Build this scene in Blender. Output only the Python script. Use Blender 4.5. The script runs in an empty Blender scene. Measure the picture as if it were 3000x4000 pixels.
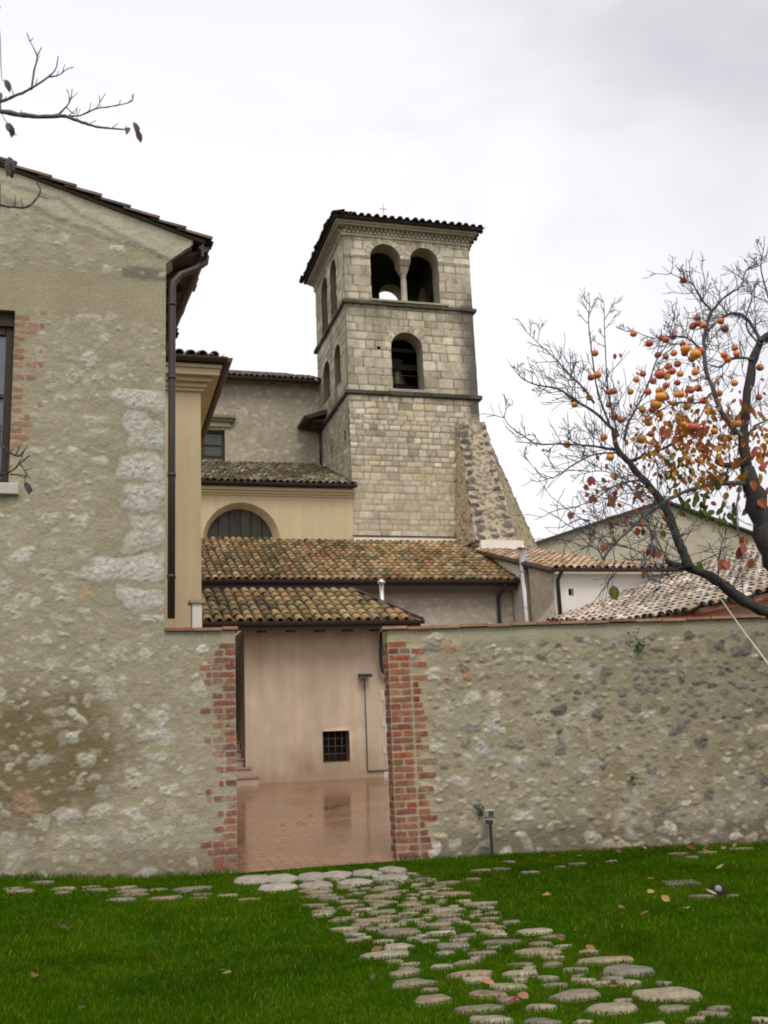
import bpy, math, random
import numpy as np
sc = bpy.context.scene
# ------------------------------------------------------------------ camera
FPX = 4000.0; EYE = 1.25
PITCH = math.atan(.225); ROLL = math.radians(2.5)
CAM = np.array([0, 0, EYE])
Fv = np.array([0, math.cos(PITCH), math.sin(PITCH)])
R0 = np.array([1., 0, 0]); U0 = np.array([0, -math.sin(PITCH), math.cos(PITCH)])
Rv = math.cos(ROLL)*R0 - math.sin(ROLL)*U0
Uv = math.sin(ROLL)*R0 + math.cos(ROLL)*U0
from mathutils import Matrix, Vector
cd = bpy.data.cameras.new("camera"); cam = bpy.data.objects.new("camera", cd)
sc.collection.objects.link(cam)
cd.sensor_fit = 'VERTICAL'; cd.sensor_height = 36; cd.lens = 36*FPX/4000; cd.clip_end = 3000; cd.clip_start = .05
cam.matrix_world = Matrix(((Rv[0], Uv[0], -Fv[0], 0), (Rv[1], Uv[1], -Fv[1], 0), (Rv[2], Uv[2], -Fv[2], EYE), (0, 0, 0, 1)))
sc.camera = cam
# ------------------------------------------------------------------ light
SUN_EL, SUN_AZ = 52, 160       # azimuth: the sun stands behind the camera, to its right
w = bpy.data.worlds.new("World"); sc.world = w; w.use_nodes = True
nt = w.node_tree; nt.nodes.clear()
def N(t, nt_, **k):
    n = nt_.nodes.new(t)
    for a, b in k.items(): setattr(n, a, b)
    return n
out = N('ShaderNodeOutputWorld', nt); bgA = N('ShaderNodeBackground', nt); bgB = N('ShaderNodeBackground', nt)
mix = N('ShaderNodeMixShader', nt); sky = N('ShaderNodeTexSky', nt, sky_type='NISHITA')
sky.sun_disc = False; sky.sun_elevation = math.radians(SUN_EL); sky.sun_rotation = math.radians(SUN_AZ)
bgA.inputs[1].default_value = .1
nt.links.new(sky.outputs[0], bgA.inputs[0])
tc = N('ShaderNodeTexCoord', nt); mp = N('ShaderNodeMapping', nt); mp.inputs['Scale'].default_value = (1.1, 1.1, 2.4)
mp.inputs['Location'].default_value = (.35, .1, .62)
ns = N('ShaderNodeTexNoise', nt); ns.inputs['Scale'].default_value = 1.5; ns.inputs['Detail'].default_value = 4; ns.inputs['Distortion'].default_value = .5
nt.links.new(tc.outputs['Generated'], mp.inputs[0]); nt.links.new(mp.outputs[0], ns.inputs[0])
rp = N('ShaderNodeValToRGB', nt); rp.color_ramp.interpolation = 'EASE'
rp.color_ramp.elements[0].position = .28; rp.color_ramp.elements[0].color = (.78, .755, .825, 1)
rp.color_ramp.elements[1].position = .52; rp.color_ramp.elements[1].color = (1.04, 1.02, 1.05, 1)
nt.links.new(ns.outputs[0], rp.inputs[0])
# the cloud deck thickens (darkens) overhead and towards the right
sx = N('ShaderNodeSeparateXYZ', nt); nt.links.new(tc.outputs['Generated'], sx.inputs[0])
mr = N('ShaderNodeMapRange', nt); mr.interpolation_type = 'SMOOTHSTEP'
mr.inputs[1].default_value = .36; mr.inputs[2].default_value = .72; mr.inputs[3].default_value = 1.0; mr.inputs[4].default_value = .82
nt.links.new(sx.outputs[2], mr.inputs[0])
mr2 = N('ShaderNodeMapRange', nt); mr2.interpolation_type = 'SMOOTHSTEP'
mr2.inputs[1].default_value = .02; mr2.inputs[2].default_value = .38; mr2.inputs[3].default_value = 1.0; mr2.inputs[4].default_value = .84
nt.links.new(sx.outputs[0], mr2.inputs[0])
mm = N('ShaderNodeMath', nt, operation='MULTIPLY'); nt.links.new(mr.outputs[0], mm.inputs[0]); nt.links.new(mr2.outputs[0], mm.inputs[1])
vm = N('ShaderNodeVectorMath', nt, operation='SCALE'); nt.links.new(rp.outputs[0], vm.inputs[0]); nt.links.new(mm.outputs[0], vm.inputs['Scale'])
nt.links.new(vm.outputs[0], bgB.inputs[0]); bgB.inputs[1].default_value = 1.0
mix.inputs[0].default_value = .95
nt.links.new(bgA.outputs[0], mix.inputs[1]); nt.links.new(bgB.outputs[0], mix.inputs[2]); nt.links.new(mix.outputs[0], out.inputs[0])
sd_ = bpy.data.lights.new("sun", 'SUN'); sd_.energy = 1.4; sd_.angle = math.radians(25); sd_.color = (1, .95, .86)
sun = bpy.data.objects.new("sun", sd_); sc.collection.objects.link(sun)
az = math.radians(SUN_AZ); el = math.radians(SUN_EL)
sun.rotation_euler = Vector((math.sin(az)*math.cos(el), math.cos(az)*math.cos(el), math.sin(el))).to_track_quat('Z', 'Y').to_euler()
vs = sc.view_settings; vs.view_transform = 'Standard'; vs.look = 'None'; vs.gamma = 1; vs.exposure = .18; vs.use_curve_mapping = False
sc.cycles.max_bounces = 6; sc.cycles.filter_width = 1.9
# ------------------------------------------------------------------ survey helpers (turn sightings into points on real planes)
YAW = math.radians(16)
E1 = np.array([math.cos(YAW), math.sin(YAW), 0]); E2 = np.array([-math.sin(YAW), math.cos(YAW), 0])
def ray(x, y): return Fv + (x-1500)/FPX*Rv + (2000-y)/FPX*Uv
def onz(x, y, z=0.):
    d = ray(x, y); return CAM + (z-EYE)/d[2]*d
def onY(x, y, Y):
    d = ray(x, y); return CAM + d*(Y/d[1])
def st(P): return np.array([P@E1, P@E2, P[2]])
def ont(x, y, t):
    d = ray(x, y); return st(CAM + (t-CAM@E2)/(d@E2)*d)
def B2W(p): return p[0]*E1 + p[1]*E2 + np.array([0, 0, p[2]])
GT = 11.282                     # depth of the house front and gate line
RPW = B2W((3.21, GT, 0))        # corner of the gate pier to the right
FRAMES = {'B': (np.zeros(3), YAW), 'W': (np.zeros(3), 0.), 'R': (RPW, math.radians(6))}
def onR(x, y):
    yw = FRAMES['R'][1]; e = np.array([math.cos(yw), math.sin(yw), 0]); n = np.array([-math.sin(yw), math.cos(yw), 0])
    d = ray(x, y); P = CAM + (n@(RPW-CAM))/(n@d)*d - RPW
    return np.array([P@e, P@n, P[2]])
rng = np.random.default_rng(7)
# ------------------------------------------------------------------ noise
def vnoise(x, y, seed=0):
    x = np.asarray(x, float); y = np.asarray(y, float)
    T = np.random.default_rng(seed).random((64, 64))
    xi = np.floor(x).astype(int); yi = np.floor(y).astype(int); fx = x-xi; fy = y-yi
    fx = fx*fx*(3-2*fx); fy = fy*fy*(3-2*fy)
    a = T[xi % 64, yi % 64]; b = T[(xi+1) % 64, yi % 64]; c = T[xi % 64, (yi+1) % 64]; d = T[(xi+1) % 64, (yi+1) % 64]
    return (a*(1-fx)+b*fx)*(1-fy) + (c*(1-fx)+d*fx)*fy
def fbm(x, y, seed=0, oct=4):
    s = 0; a = .5; n = 0
    for i in range(oct):
        s = s+a*vnoise(x*2**i, y*2**i, seed+i); n += a; a *= .55
    return s/n - .5
def sstep(a, b, x):
    t = np.clip((x-a)/(b-a), 0, 1); return t*t*(3-2*t)
# ------------------------------------------------------------------ mesh builder
class MB:
    def __init__(s): s.V = []; s.F = []; s.C = []; s.n = 0; s.S = []
    def add(s, v, f, col=(.5, .5, .5), smooth=False):
        v = np.asarray(v, float).reshape(-1, 3)
        c = np.asarray(col, float)
        if c.ndim == 1: c = np.tile(c, (len(v), 1))
        s.V.append(v); s.C.append(c)
        if isinstance(f, np.ndarray): fs = [f+s.n]
        else:
            by = {}
            for q in f: by.setdefault(len(q), []).append(q)
            fs = [np.array(q)+s.n for q in by.values()]
        for q in fs: s.F.append(q); s.S.append(smooth)
        s.n += len(v)
    def box(s, a0, a1, b0, b1, c0, c1, col=(.5, .5, .5)):
        v = [(a0, b0, c0), (a1, b0, c0), (a1, b1, c0), (a0, b1, c0), (a0, b0, c1), (a1, b0, c1), (a1, b1, c1), (a0, b1, c1)]
        s.add(v, [(0, 3, 2, 1), (4, 5, 6, 7), (0, 1, 5, 4), (1, 2, 6, 5), (2, 3, 7, 6), (3, 0, 4, 7)], col)
    def hexa(s, lo, hi, col=(.5, .5, .5)):
        s.add(list(lo)+list(hi), [(3, 2, 1, 0), (4, 5, 6, 7), (0, 1, 5, 4), (1, 2, 6, 5), (2, 3, 7, 6), (3, 0, 4, 7)], col)
    def prism(s, pts, ext, col=(.5, .5, .5)):
        p = np.asarray(pts, float); n = len(p); e = np.asarray(ext, float)
        s.add(np.vstack([p, p+e]), [tuple(range(n)), tuple(range(2*n-1, n-1, -1))]+[(i, i+n, (i+1) % n+n, (i+1) % n) for i in range(n)], col)
    def tube(s, pts, rad, seg=8, col=(.5, .5, .5), caps=True, smooth=True):
        P = np.asarray(pts, float); n = len(P); rad = np.broadcast_to(np.asarray(rad, float), (n,))
        T = np.gradient(P, axis=0); T /= np.linalg.norm(T, axis=1)[:, None]+1e-12
        a = np.array([0, 0, 1.]) if abs(T[0][2]) < .9 else np.array([1., 0, 0])
        X = np.cross(T[0], a); X /= np.linalg.norm(X); R = []
        th = np.linspace(0, 2*math.pi, seg, endpoint=False)
        for i in range(n):
            X = X - (X@T[i])*T[i]; X /= np.linalg.norm(X)+1e-12; Yv = np.cross(T[i], X)
            R.append(P[i]+rad[i]*(np.cos(th)[:, None]*X+np.sin(th)[:, None]*Yv))
        i, j = np.meshgrid(np.arange(n-1), np.arange(seg), indexing='ij'); i = i.ravel(); j = j.ravel(); k = (j+1) % seg
        f = np.stack([i*seg+j, i*seg+k, (i+1)*seg+k, (i+1)*seg+j], 1)
        b = s.n; s.add(np.vstack(R), f, col, smooth)
        if caps:
            s.F.append(np.array([list(range(seg))[::-1]])+b); s.S.append(False)
            s.F.append(np.array([list(range(seg))])+b+(n-1)*seg); s.S.append(False)
    def lathe(s, c, prof, seg=16, col=(.5, .5, .5), ax=None):
        r = np.array([q[0] for q in prof]); z = np.array([q[1] for q in prof]); n = len(r)
        th = np.linspace(0, 2*math.pi, seg, endpoint=False)
        v = np.stack([(r[:, None]*np.cos(th)).ravel(), (r[:, None]*np.sin(th)).ravel(), np.repeat(z, seg)], 1)
        if ax is not None:
            q = Vector((0, 0, 1)).rotation_difference(Vector(ax)).to_matrix(); v = v@np.array(q).T
        v = v+np.asarray(c)
        i, j = np.meshgrid(np.arange(n-1), np.arange(seg), indexing='ij'); i = i.ravel(); j = j.ravel(); k = (j+1) % seg
        s.add(v, np.stack([i*seg+j, i*seg+k, (i+1)*seg+k, (i+1)*seg+j], 1), col, True)
BASE = {}
def finish(o, parent, frame, base, label, cat, group, kind):
    sc.collection.objects.link(o)
    if parent is not None: o.parent = parent
    else:
        og, yw = FRAMES[frame]; b = np.asarray(base, float)
        e = np.array([math.cos(yw), math.sin(yw), 0]); n = np.array([-math.sin(yw), math.cos(yw), 0])
        o.location = og+b[0]*e+b[1]*n+np.array([0, 0, b[2]]); o.rotation_euler = (0, 0, yw)
    if label: o['label'] = label
    if cat: o['category'] = cat
    if group: o['group'] = group
    if kind: o['kind'] = kind
    return o
def thing(name, label, cat, base, frame='B', group=None):
    o = bpy.data.objects.new(name, None); o.empty_display_size = .2
    finish(o, None, frame, base, label, cat, group, None); BASE[o.name] = np.asarray(base, float); return o
def mesh(name, mb, mat, parent=None, frame='B', base=(0, 0, 0), label=None, cat=None, group=None, kind=None, bevel=0):
    if parent is not None: base = BASE[parent.name]
    V = np.vstack(mb.V)-np.asarray(base, float); Cc = np.vstack(mb.C)
    me = bpy.data.meshes.new(name)
    me.vertices.add(len(V)); me.vertices.foreach_set('co', V.ravel())
    tot = np.concatenate([np.full(len(f), f.shape[1]) for f in mb.F]); idx = np.concatenate([f.ravel() for f in mb.F])
    sm = np.concatenate([np.full(len(f), s_) for f, s_ in zip(mb.F, mb.S)])
    me.loops.add(len(idx)); me.loops.foreach_set('vertex_index', idx.astype(np.int32))
    me.polygons.add(len(tot)); me.polygons.foreach_set('loop_start', np.concatenate([[0], np.cumsum(tot)[:-1]]).astype(np.int32))
    me.polygons.foreach_set('use_smooth', sm.astype(bool))
    a = me.color_attributes.new('Col', 'FLOAT_COLOR', 'POINT')
    a.data.foreach_set('color', np.hstack([Cc, np.ones((len(Cc), 1))]).ravel().astype(np.float32))
    me.update(calc_edges=True); me.validate()
    me.materials.append(mat)
    o = bpy.data.objects.new(name, me)
    finish(o, parent, frame, base, label, cat, group, kind); BASE[o.name] = np.asarray(base, float)
    if bevel:
        m = o.modifiers.new('bevel', 'BEVEL'); m.width = bevel; m.segments = 1; m.limit_method = 'ANGLE'
    return o
# ------------------------------------------------------------------ materials
def pmat(name, base=None, rough=.85, var=.2, vs_=2.5, fine=45, fvar=.12, bump=.25, bs=70, spec=.3, streak=0., metal=0., tint=None, trans=0.):
    m = bpy.data.materials.new(name); m.use_nodes = True; t = m.node_tree; p = t.nodes['Principled BSDF']
    p.inputs['Roughness'].default_value = rough; p.inputs['Specular IOR Level'].default_value = spec; p.inputs['Metallic'].default_value = metal
    tc = N('ShaderNodeTexCoord', t)
    if base is None:
        a = N('ShaderNodeAttribute', t, attribute_name='Col'); col = a.outputs['Color']
    else:
        a = N('ShaderNodeRGB', t); a.outputs[0].default_value = (*base, 1); col = a.outputs[0]
    def mul(col, sc_, amt, vec=None, det=5):
        n = N('ShaderNodeTexNoise', t); n.inputs['Scale'].default_value = sc_; n.inputs['Detail'].default_value = det
        t.links.new(vec or tc.outputs['Object'], n.inputs[0])
        r = N('ShaderNodeMapRange', t); r.inputs[1].default_value = .25; r.inputs[2].default_value = .75
        r.inputs[3].default_value = 1-amt; r.inputs[4].default_value = 1+amt; t.links.new(n.outputs[0], r.inputs[0])
        v = N('ShaderNodeVectorMath', t, operation='SCALE'); t.links.new(col, v.inputs[0]); t.links.new(r.outputs[0], v.inputs['Scale'])
        return v.outputs[0]
    if var: col = mul(col, vs_, var)
    if fvar: col = mul(col, fine, fvar)
    if streak:
        mpn = N('ShaderNodeMapping', t); mpn.inputs['Scale'].default_value = (5, 5, .35); t.links.new(tc.outputs['Object'], mpn.inputs[0])
        col = mul(col, 1.0, streak, mpn.outputs[0], 3)
    t.links.new(col, p.inputs['Base Color'])
    if bump:
        n = N('ShaderNodeTexNoise', t); n.inputs['Scale'].default_value = bs; n.inputs['Detail'].default_value = 4; t.links.new(tc.outputs['Object'], n.inputs[0])
        b = N('ShaderNodeBump', t); b.inputs['Strength'].default_value = bump; b.inputs['Distance'].default_value = .02
        t.links.new(n.outputs[0], b.inputs['Height']); t.links.new(b.outputs[0], p.inputs['Normal'])
    if trans:
        p.inputs['Transmission Weight'].default_value = 0
        tr = N('ShaderNodeBsdfTranslucent', t); ms_ = N('ShaderNodeMixShader', t); ms_.inputs[0].default_value = trans
        t.links.new(col, tr.inputs[0]); t.links.new(p.outputs[0], ms_.inputs[1]); t.links.new(tr.outputs[0], ms_.inputs[2])
        t.links.new(ms_.outputs[0], t.nodes['Material Output'].inputs[0])
    return m
M_STONE = pmat('rubble masonry', spec=.12, var=.10, fine=30, fvar=.13, bump=.5, bs=45)
M_ASHLAR = pmat('ashlar masonry', spec=.12, var=.16, vs_=.9, fine=9, fvar=.16, bump=.4, bs=14, streak=.12)
M_PLASTER = pmat('cream plaster', (.57, .46, .285), var=.09, vs_=.9, fine=7, fvar=.05, bump=.08, bs=40, streak=.08)
M_PLASTER2 = pmat('trim plaster', (.58, .47, .30), var=.04, vs_=1, fine=8, fvar=.03, bump=.05)
M_PINK = pmat('pink plaster', var=.13, vs_=.8, fine=3, fvar=.09, bump=.08, bs=30, streak=.10)
M_WHITE = pmat('white plaster', (.80, .755, .69), var=.05, vs_=.8, fine=3, fvar=.05, bump=.08)
M_TILE = pmat('clay tiles', var=.12, vs_=6, fine=35, fvar=.22, bump=.3, bs=60)
M_BROWN = pmat('brown painted metal', (.055, .035, .030), rough=.45, var=.1, fvar=.08, bump=.05, spec=.4)
M_WOOD = pmat('dark wood', (.05, .033, .024), rough=.7, var=.2, fine=25, fvar=.2, bump=.2)
M_DARK = pmat('dark interior', (.02, .017, .014), var=.2, fvar=.1, bump=0)
M_STEEL = pmat('stainless steel', (.62, .60, .57), rough=.32, var=.06, fvar=.04, bump=0, metal=.85)
M_IRON = pmat('dark iron', (.03, .035, .04), rough=.5, var=.1, fvar=.1, bump=.05)
M_GLASS = pmat('window glass', (.10, .11, .13), rough=.06, var=.05, fvar=0, bump=0, spec=.9)
M_BARK = pmat('bark', var=.2, vs_=8, fine=40, fvar=.3, bump=.6, bs=50)
M_LEAF = pmat('leaf', var=.12, vs_=8, fine=40, fvar=.12, bump=0, rough=.55, trans=.35)
M_GRASS = pmat('grass blades', var=.22, vs_=1.2, fine=7, fvar=.15, bump=0, rough=.8, trans=.3, spec=.0)
M_FRUIT = pmat('persimmon skin', var=.08, vs_=10, fine=40, fvar=.05, bump=0, rough=.35, spec=.45)
M_FLAG = pmat('flagstone', var=.30, vs_=9, fine=34, fvar=.28, bump=.5, bs=40)
M_COP = pmat('coping tiles', var=.15, vs_=5, fine=30, fvar=.2, bump=.3)
M_COL = pmat('plain stone', var=.12, vs_=3, fine=20, fvar=.12, bump=.25)
M_ROPE = pmat('rope', (.55, .5, .42), bump=0)
# ------------------------------------------------------------------ masonry sheets
def arch_sd(x0, x1, z0, apex):
    r = (x1-x0)/2; cx = (x0+x1)/2; zs = apex-r
    def f(U, V):
        rect = np.maximum(np.maximum(x0-U, U-x1), np.maximum(z0-V, V-zs))
        return np.minimum(rect, np.where(V > zs-1e-6, np.hypot(U-cx, V-zs)-r, 9))
    return f
def rect_sd(x0, x1, z0, z1):
    return lambda U, V: np.maximum(np.maximum(x0-U, U-x1), np.maximum(z0-V, V-z1))
def half_sd(p, q):     # removes what lies to the left of the line p->q
    p = np.array(p); q = np.array(q); d = (q-p)/np.linalg.norm(q-p)
    return lambda U, V: d[1]*(U-p[0]) - d[0]*(V-p[1])
def sheet(mb, O, ud, vd, nd, u0, u1, v0, v1, res, paint, holes=()):
    O, ud, vd, nd = (np.asarray(q, float) for q in (O, ud, vd, nd))
    nu = max(2, int(round((u1-u0)/res))+1); nv = max(2, int(round((v1-v0)/res))+1)
    us = np.linspace(u0, u1, nu); vs = np.linspace(v0, v1, nv); U, V = np.meshgrid(us, vs, indexing='ij')
    keep = np.ones((nu-1, nv-1), bool)
    Us, Vs = U.copy(), V.copy()
    for h in holes:
        sd = h(U, V); e = 1e-4
        gx = (h(U+e, V)-h(U-e, V))/(2*e); gy = (h(U, V+e)-h(U, V-e))/(2*e)
        m = np.abs(sd) < .8*res
        Us[m] -= (sd*gx)[m]; Vs[m] -= (sd*gy)[m]
        cu = (us[:-1, None]+us[1:, None])/2+0*vs[None, :-1]; cv = (vs[None, :-1]+vs[None, 1:])/2+0*us[:-1, None]
        keep &= h(cu, cv) > 0
    H, C = paint(Us, Vs)
    P = O+Us[..., None]*ud+Vs[..., None]*vd+H[..., None]*nd
    i, j = np.nonzero(keep); a = i*nv+j
    f = np.stack([a, a+nv, a+nv+1, a+1], 1)
    if np.dot(np.cross(ud, vd), nd) < 0: f = f[:, ::-1]
    used = np.zeros(nu*nv, bool); used[f.ravel()] = True; new = np.cumsum(used)-1
    mb.add(P.reshape(-1, 3)[used], new[f], C.reshape(-1, 3)[used], True)
def jamb(mb, O, ud, vd, nd, outline, depth, col):
    """lining of an opening: strip from the face inwards"""
    O, ud, vd, nd = (np.asarray(q, float) for q in (O, ud, vd, nd))
    o = np.array(outline); A = O+o[:, :1]*ud+o[:, 1:]*vd+.012*nd; Bk = A-(depth+.012)*nd; n = len(o)
    mb.add(np.vstack([A, Bk]), [(i, i+n, i+1+n, i+1) for i in range(n-1)], col)
def arch_outline(x0, x1, z0, apex, n=20, closed=True):
    r = (x1-x0)/2; cx = (x0+x1)/2; zs = apex-r; th = np.linspace(0, math.pi, n)
    o = [(x1, z0)]+[(cx+r*math.cos(t), zs+r*math.sin(t)) for t in th]+[(x0, z0)]
    if closed: o.append((x1, z0))
    return o
class Rubble:
    """rubble stones half drowned in lime mortar"""
    def __init__(s, u0, u1, v0, v1, seed, mortar, palette, size=(.05, .13), gap=1.0, n=4000, keep=None, fade=None, asp=(.5, .95), pdef=2.5, mvar=.16, hmax=.013, soft=(1.08, .72)):
        s.seed = seed; s.mortar = np.array(mortar); s.st = []; s.mvar = mvar; s.hmax = hmax; s.extra = []; s.soft = soft
        g = np.random.default_rng(seed); pts = []
        grid = {}
        for k in range(n):
            x = g.uniform(u0, u1); y = g.uniform(v0, v1); rx = size[0]+(size[1]-size[0])*g.random()**2; ry = rx*g.uniform(*asp)
            if keep is not None and not keep(x, y, g): continue
            ok = True; cell = .35
            ci, cj = int(x//cell), int(y//cell)
            for a in (-1, 0, 1):
                for b in (-1, 0, 1):
                    for (px, py, qx, qy) in grid.get((ci+a, cj+b), ()):
                        if ((x-px)/(rx+qx))**2+((y-py)/(ry+qy))**2 < gap: ok = False; break
            if not ok: continue
            grid.setdefault((ci, cj), []).append((x, y, rx, ry))
            c = np.array(palette[g.integers(len(palette))])*g.uniform(.85, 1.15)
            f = fade(x, y, g) if fade else g.uniform(.35, 1)
            s.st.append((x, y, rx, ry, g.normal(0, .18), c, f, int(g.integers(1000)), pdef))
    def stone(s, x, y, rx, ry, c, f=1., rot=0., p=4.):
        s.st.append((x, y, rx, ry, rot, np.array(c, float), f, len(s.st) % 997, p))
    def __call__(s, U, V):
        n1 = fbm(U*1.1, V*1.1, s.seed+1); n2 = fbm(U*7, V*9, s.seed+5); n3 = fbm(U*22, V*30, s.seed+9, 3)
        H = .014*n2+.009*n3
        C = s.mortar*(1+s.mvar*2*n1+.22*n2+.18*n3)[..., None]
        for e in s.extra: C, H = e(U, V, C, H)
        wob = fbm(U*13, V*13, s.seed+20, 3); wob2 = fbm(U*30, V*34, s.seed+30, 3)
        du = abs(U[1, 0]-U[0, 0]) if U.shape[0] > 1 else 1; us = U[:, V.shape[1]//2]; vs = V[V.shape[0]//2, :]
        for (x, y, rx, ry, rot, c, f, sd, p) in s.st:
            R = max(rx, ry)*1.35
            i0, i1 = np.searchsorted(us, (x-R, x+R)); j0, j1 = np.searchsorted(vs, (y-R, y+R))
            if i1-i0 < 1 or j1-j0 < 1: continue
            i0 = max(0, i0-1); j0 = max(0, j0-1); sl = (slice(i0, i1+1), slice(j0, j1+1))
            dx = U[sl]-x; dy = V[sl]-y; a = dx*math.cos(rot)+dy*math.sin(rot); b = -dx*math.sin(rot)+dy*math.cos(rot)
            r = ((np.abs(a)/rx)**p+(np.abs(b)/ry)**p)**(1/p)
            th = np.arctan2(b/ry, a/rx)
            brick = p > 6.5
            if brick: r = r+.16*wob2[sl]
            else: r = r*(1+.16*np.sin(2*th+sd)+.10*np.sin(3*th+2.3*sd)+.05*np.sin(5*th+sd*.7))+1.05*wob[sl]*(.9 if p < 3.5 else .42)
            al = sstep(1.04, .84, r+(.35*wob2[sl] if p < 7.5 else 0))*f*(np.clip(.95+2.4*n2[sl]+1.0*wob2[sl], .4, 1) if p < 7.5 else np.clip(.95+1.2*n2[sl], .4, 1)) if brick else sstep(s.soft[0], s.soft[1], r+.45*wob2[sl])*f
            cc = c*(1+.75*wob2[sl]+.35*n3[sl])[..., None]
            C[sl] = C[sl]*(1-al[..., None])+cc*al[..., None]
            if 3.5 < p < 6.5: C[sl] = C[sl]*(1-.16*np.clip(1-np.abs(r-1.0)/.10, 0, 1)*(r > .9))[..., None]
            dome = np.clip(1-r**2, 0, 1)**.6
            if brick: H[sl] = H[sl]*(1-.8*al)+al*(.007+.006*wob2[sl])
            else: H[sl] = H[sl]*(1-.35*al)+al*s.hmax*(dome*(.8+2.2*wob2[sl]))
        return H, np.clip(C, .01, .95)
def ashlar_rows(v0, v1, hs, g):
    e = [v0]
    while e[-1] < v1: e.append(e[-1]+g.uniform(*hs))
    return np.array(e)
def paint_ashlar(U, V, rows, u0, u1, ws, seed, pal, mortar, mw=.012, jit=.02, h=.014, hi=None):
    g = np.random.default_rng(seed)
    Uj = U+jit*fbm(U*3.1, V*3.1, seed+3); Vj = V+jit*fbm(U*2.7+9, V*2.7, seed+4)
    ri = np.clip(np.searchsorted(rows, Vj)-1, 0, len(rows)-2)
    H = np.zeros(U.shape); C = np.zeros(U.shape+(3,)); pal = np.array(pal)
    dz = np.minimum(Vj-rows[ri], rows[ri+1]-Vj)
    D = np.full(U.shape, 9.)
    for r in range(len(rows)-1):
        j = [u0-g.uniform(0, ws[1])]
        k = (rows[r+1]-rows[r])/np.mean(np.diff(rows))
        while j[-1] < u1: j.append(j[-1]+g.uniform(*ws)*(.6+.4*k))
        j = np.array(j); cols = pal[g.integers(0, len(pal), len(j))]*g.uniform(.80, 1.16, len(j))[:, None]
        lift = g.uniform(-.5, 1, len(j))
        m = ri == r
        if not m.any(): continue
        x = Uj[m]; q = np.clip(np.searchsorted(j, x)-1, 0, len(j)-2)
        D[m] = np.minimum(x-j[q], j[q+1]-x); C[m] = cols[q]; H[m] = h*(.6+.5*lift[q])
    d = np.minimum(D, dz)+.010*fbm(U*11, V*11, seed+8, 3)
    n = fbm(U*6, V*6, seed+9); n2 = fbm(U*20, V*20, seed+13, 3)
    a = sstep(mw*.4, mw*1.6, d)
    C = C*(1+.30*n+.30*n2)[..., None]; mo = np.array(mortar)*(1+.4*n)[..., None]
    C = mo*(1-a[..., None])+C*a[..., None]
    return H*a+.012*n*a+.01*n2, np.clip(C, .01, .95)
def lerpc(C, c, a): return C*(1-a[..., None])+np.array(c)*a[..., None]
# ------------------------------------------------------------------ roof tiles
TERRA = [(.31, .18, .085), (.35, .235, .12), (.29, .185, .085), (.21, .135, .065), (.39, .275, .155), (.20, .155, .07), (.13, .11, .05), (.31, .25, .15), (.33, .185, .085), (.31, .21, .09), (.35, .255, .12), (.18, .14, .07)]
MOSSY = [(.16, .12, .07), (.20, .16, .10), (.11, .10, .05), (.24, .19, .13), (.13, .12, .07), (.34, .30, .24), (.18, .13, .07)]
PALE = [(.56, .48, .39), (.60, .53, .45), (.50, .40, .31), (.46, .35, .26), (.62, .56, .49), (.40, .31, .23)]
WARM = [(.50, .33, .21), (.54, .42, .30), (.42, .27, .16), (.36, .25, .15), (.56, .45, .34), (.46, .30, .18)]
DARKT = [(.10, .07, .06), (.14, .09, .07), (.08, .06, .055), (.17, .11, .08)]
def tile_roof(mb, O, e, g, width, length, inside, pal, seed, pitch=.20, expo=.33, r=.085, seg=6, base=(.09, .065, .04), dark=.38, patch=None):
    """two-layer barrel tiles laid on the plane O + a*e + b*g (g points up the slope)"""
    O = np.asarray(O, float); e = np.asarray(e, float); g = np.asarray(g, float); e /= np.linalg.norm(e); g /= np.linalg.norm(g)
    n = np.cross(e, g);  n = n if n[2] > 0 else -n
    G = np.random.default_rng(seed); pal = np.array(pal)
    th = np.linspace(0, math.pi, seg+1)
    nc = int(width/pitch)+1; nr = int(length/expo)+1
    for c in range(nc):
        for k in range(nr):
            a = (c+.5)*pitch; b = k*expo
            if not inside(a, b+.15): continue
            col = pal[G.integers(len(pal))]*G.uniform(.82, 1.18)
            if patch is not None: col = patch(a, b, col, G)
            col = col*max(.45, 1+1.1*float(fbm(np.array(a*.75), np.array(b*.75), seed+60, 3)))
            aj = a+G.normal(0, .009); bj = b+G.normal(0, .022)-.04; ln = expo+.09; tw = G.normal(0, .012)
            r0 = r*G.uniform(.96, 1.06); r1 = r*.80
            rings = []
            for (bb, rr, lift) in ((bj, r0, .045), (bj+ln*.5, (r0+r1)/2, .032), (bj+ln, r1, .015)):
                rings.append(O+(aj+tw*(bb-bj)+rr*np.cos(th))[:, None]*e+bb*g+(lift+rr*.85*np.sin(th))[:, None]*n)
            rim = O+(aj+(r0-.018)*np.cos(th))[:, None]*e+bj*g+(.045+(r0-.018)*.85*np.sin(th))[:, None]*n
            v = np.vstack(rings+[rim]); m = seg+1; f = []
            for q in range(2):
                for i in range(seg): f.append((q*m+i, q*m+i+1, (q+1)*m+i+1, (q+1)*m+i))
            for i in range(seg): f.append((i, 3*m+i, 3*m+i+1, i+1))
            mb.add(v, f, col, True)
            # channel tile between two covers
            a2 = a+pitch/2; t2 = np.linspace(math.pi, 2*math.pi, 5); rr = .085
            v = np.vstack([O+(a2+rr*np.cos(t2))[:, None]*e+(bj-.03)*g+(.075+rr*.7*np.sin(t2))[:, None]*n,
                           O+(a2+rr*np.cos(t2))[:, None]*e+(bj+ln)*g+(.05+rr*.7*np.sin(t2))[:, None]*n])
            mb.add(v, [(i, i+1, i+6, i+5) for i in range(4)], col*dark, True)
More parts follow.
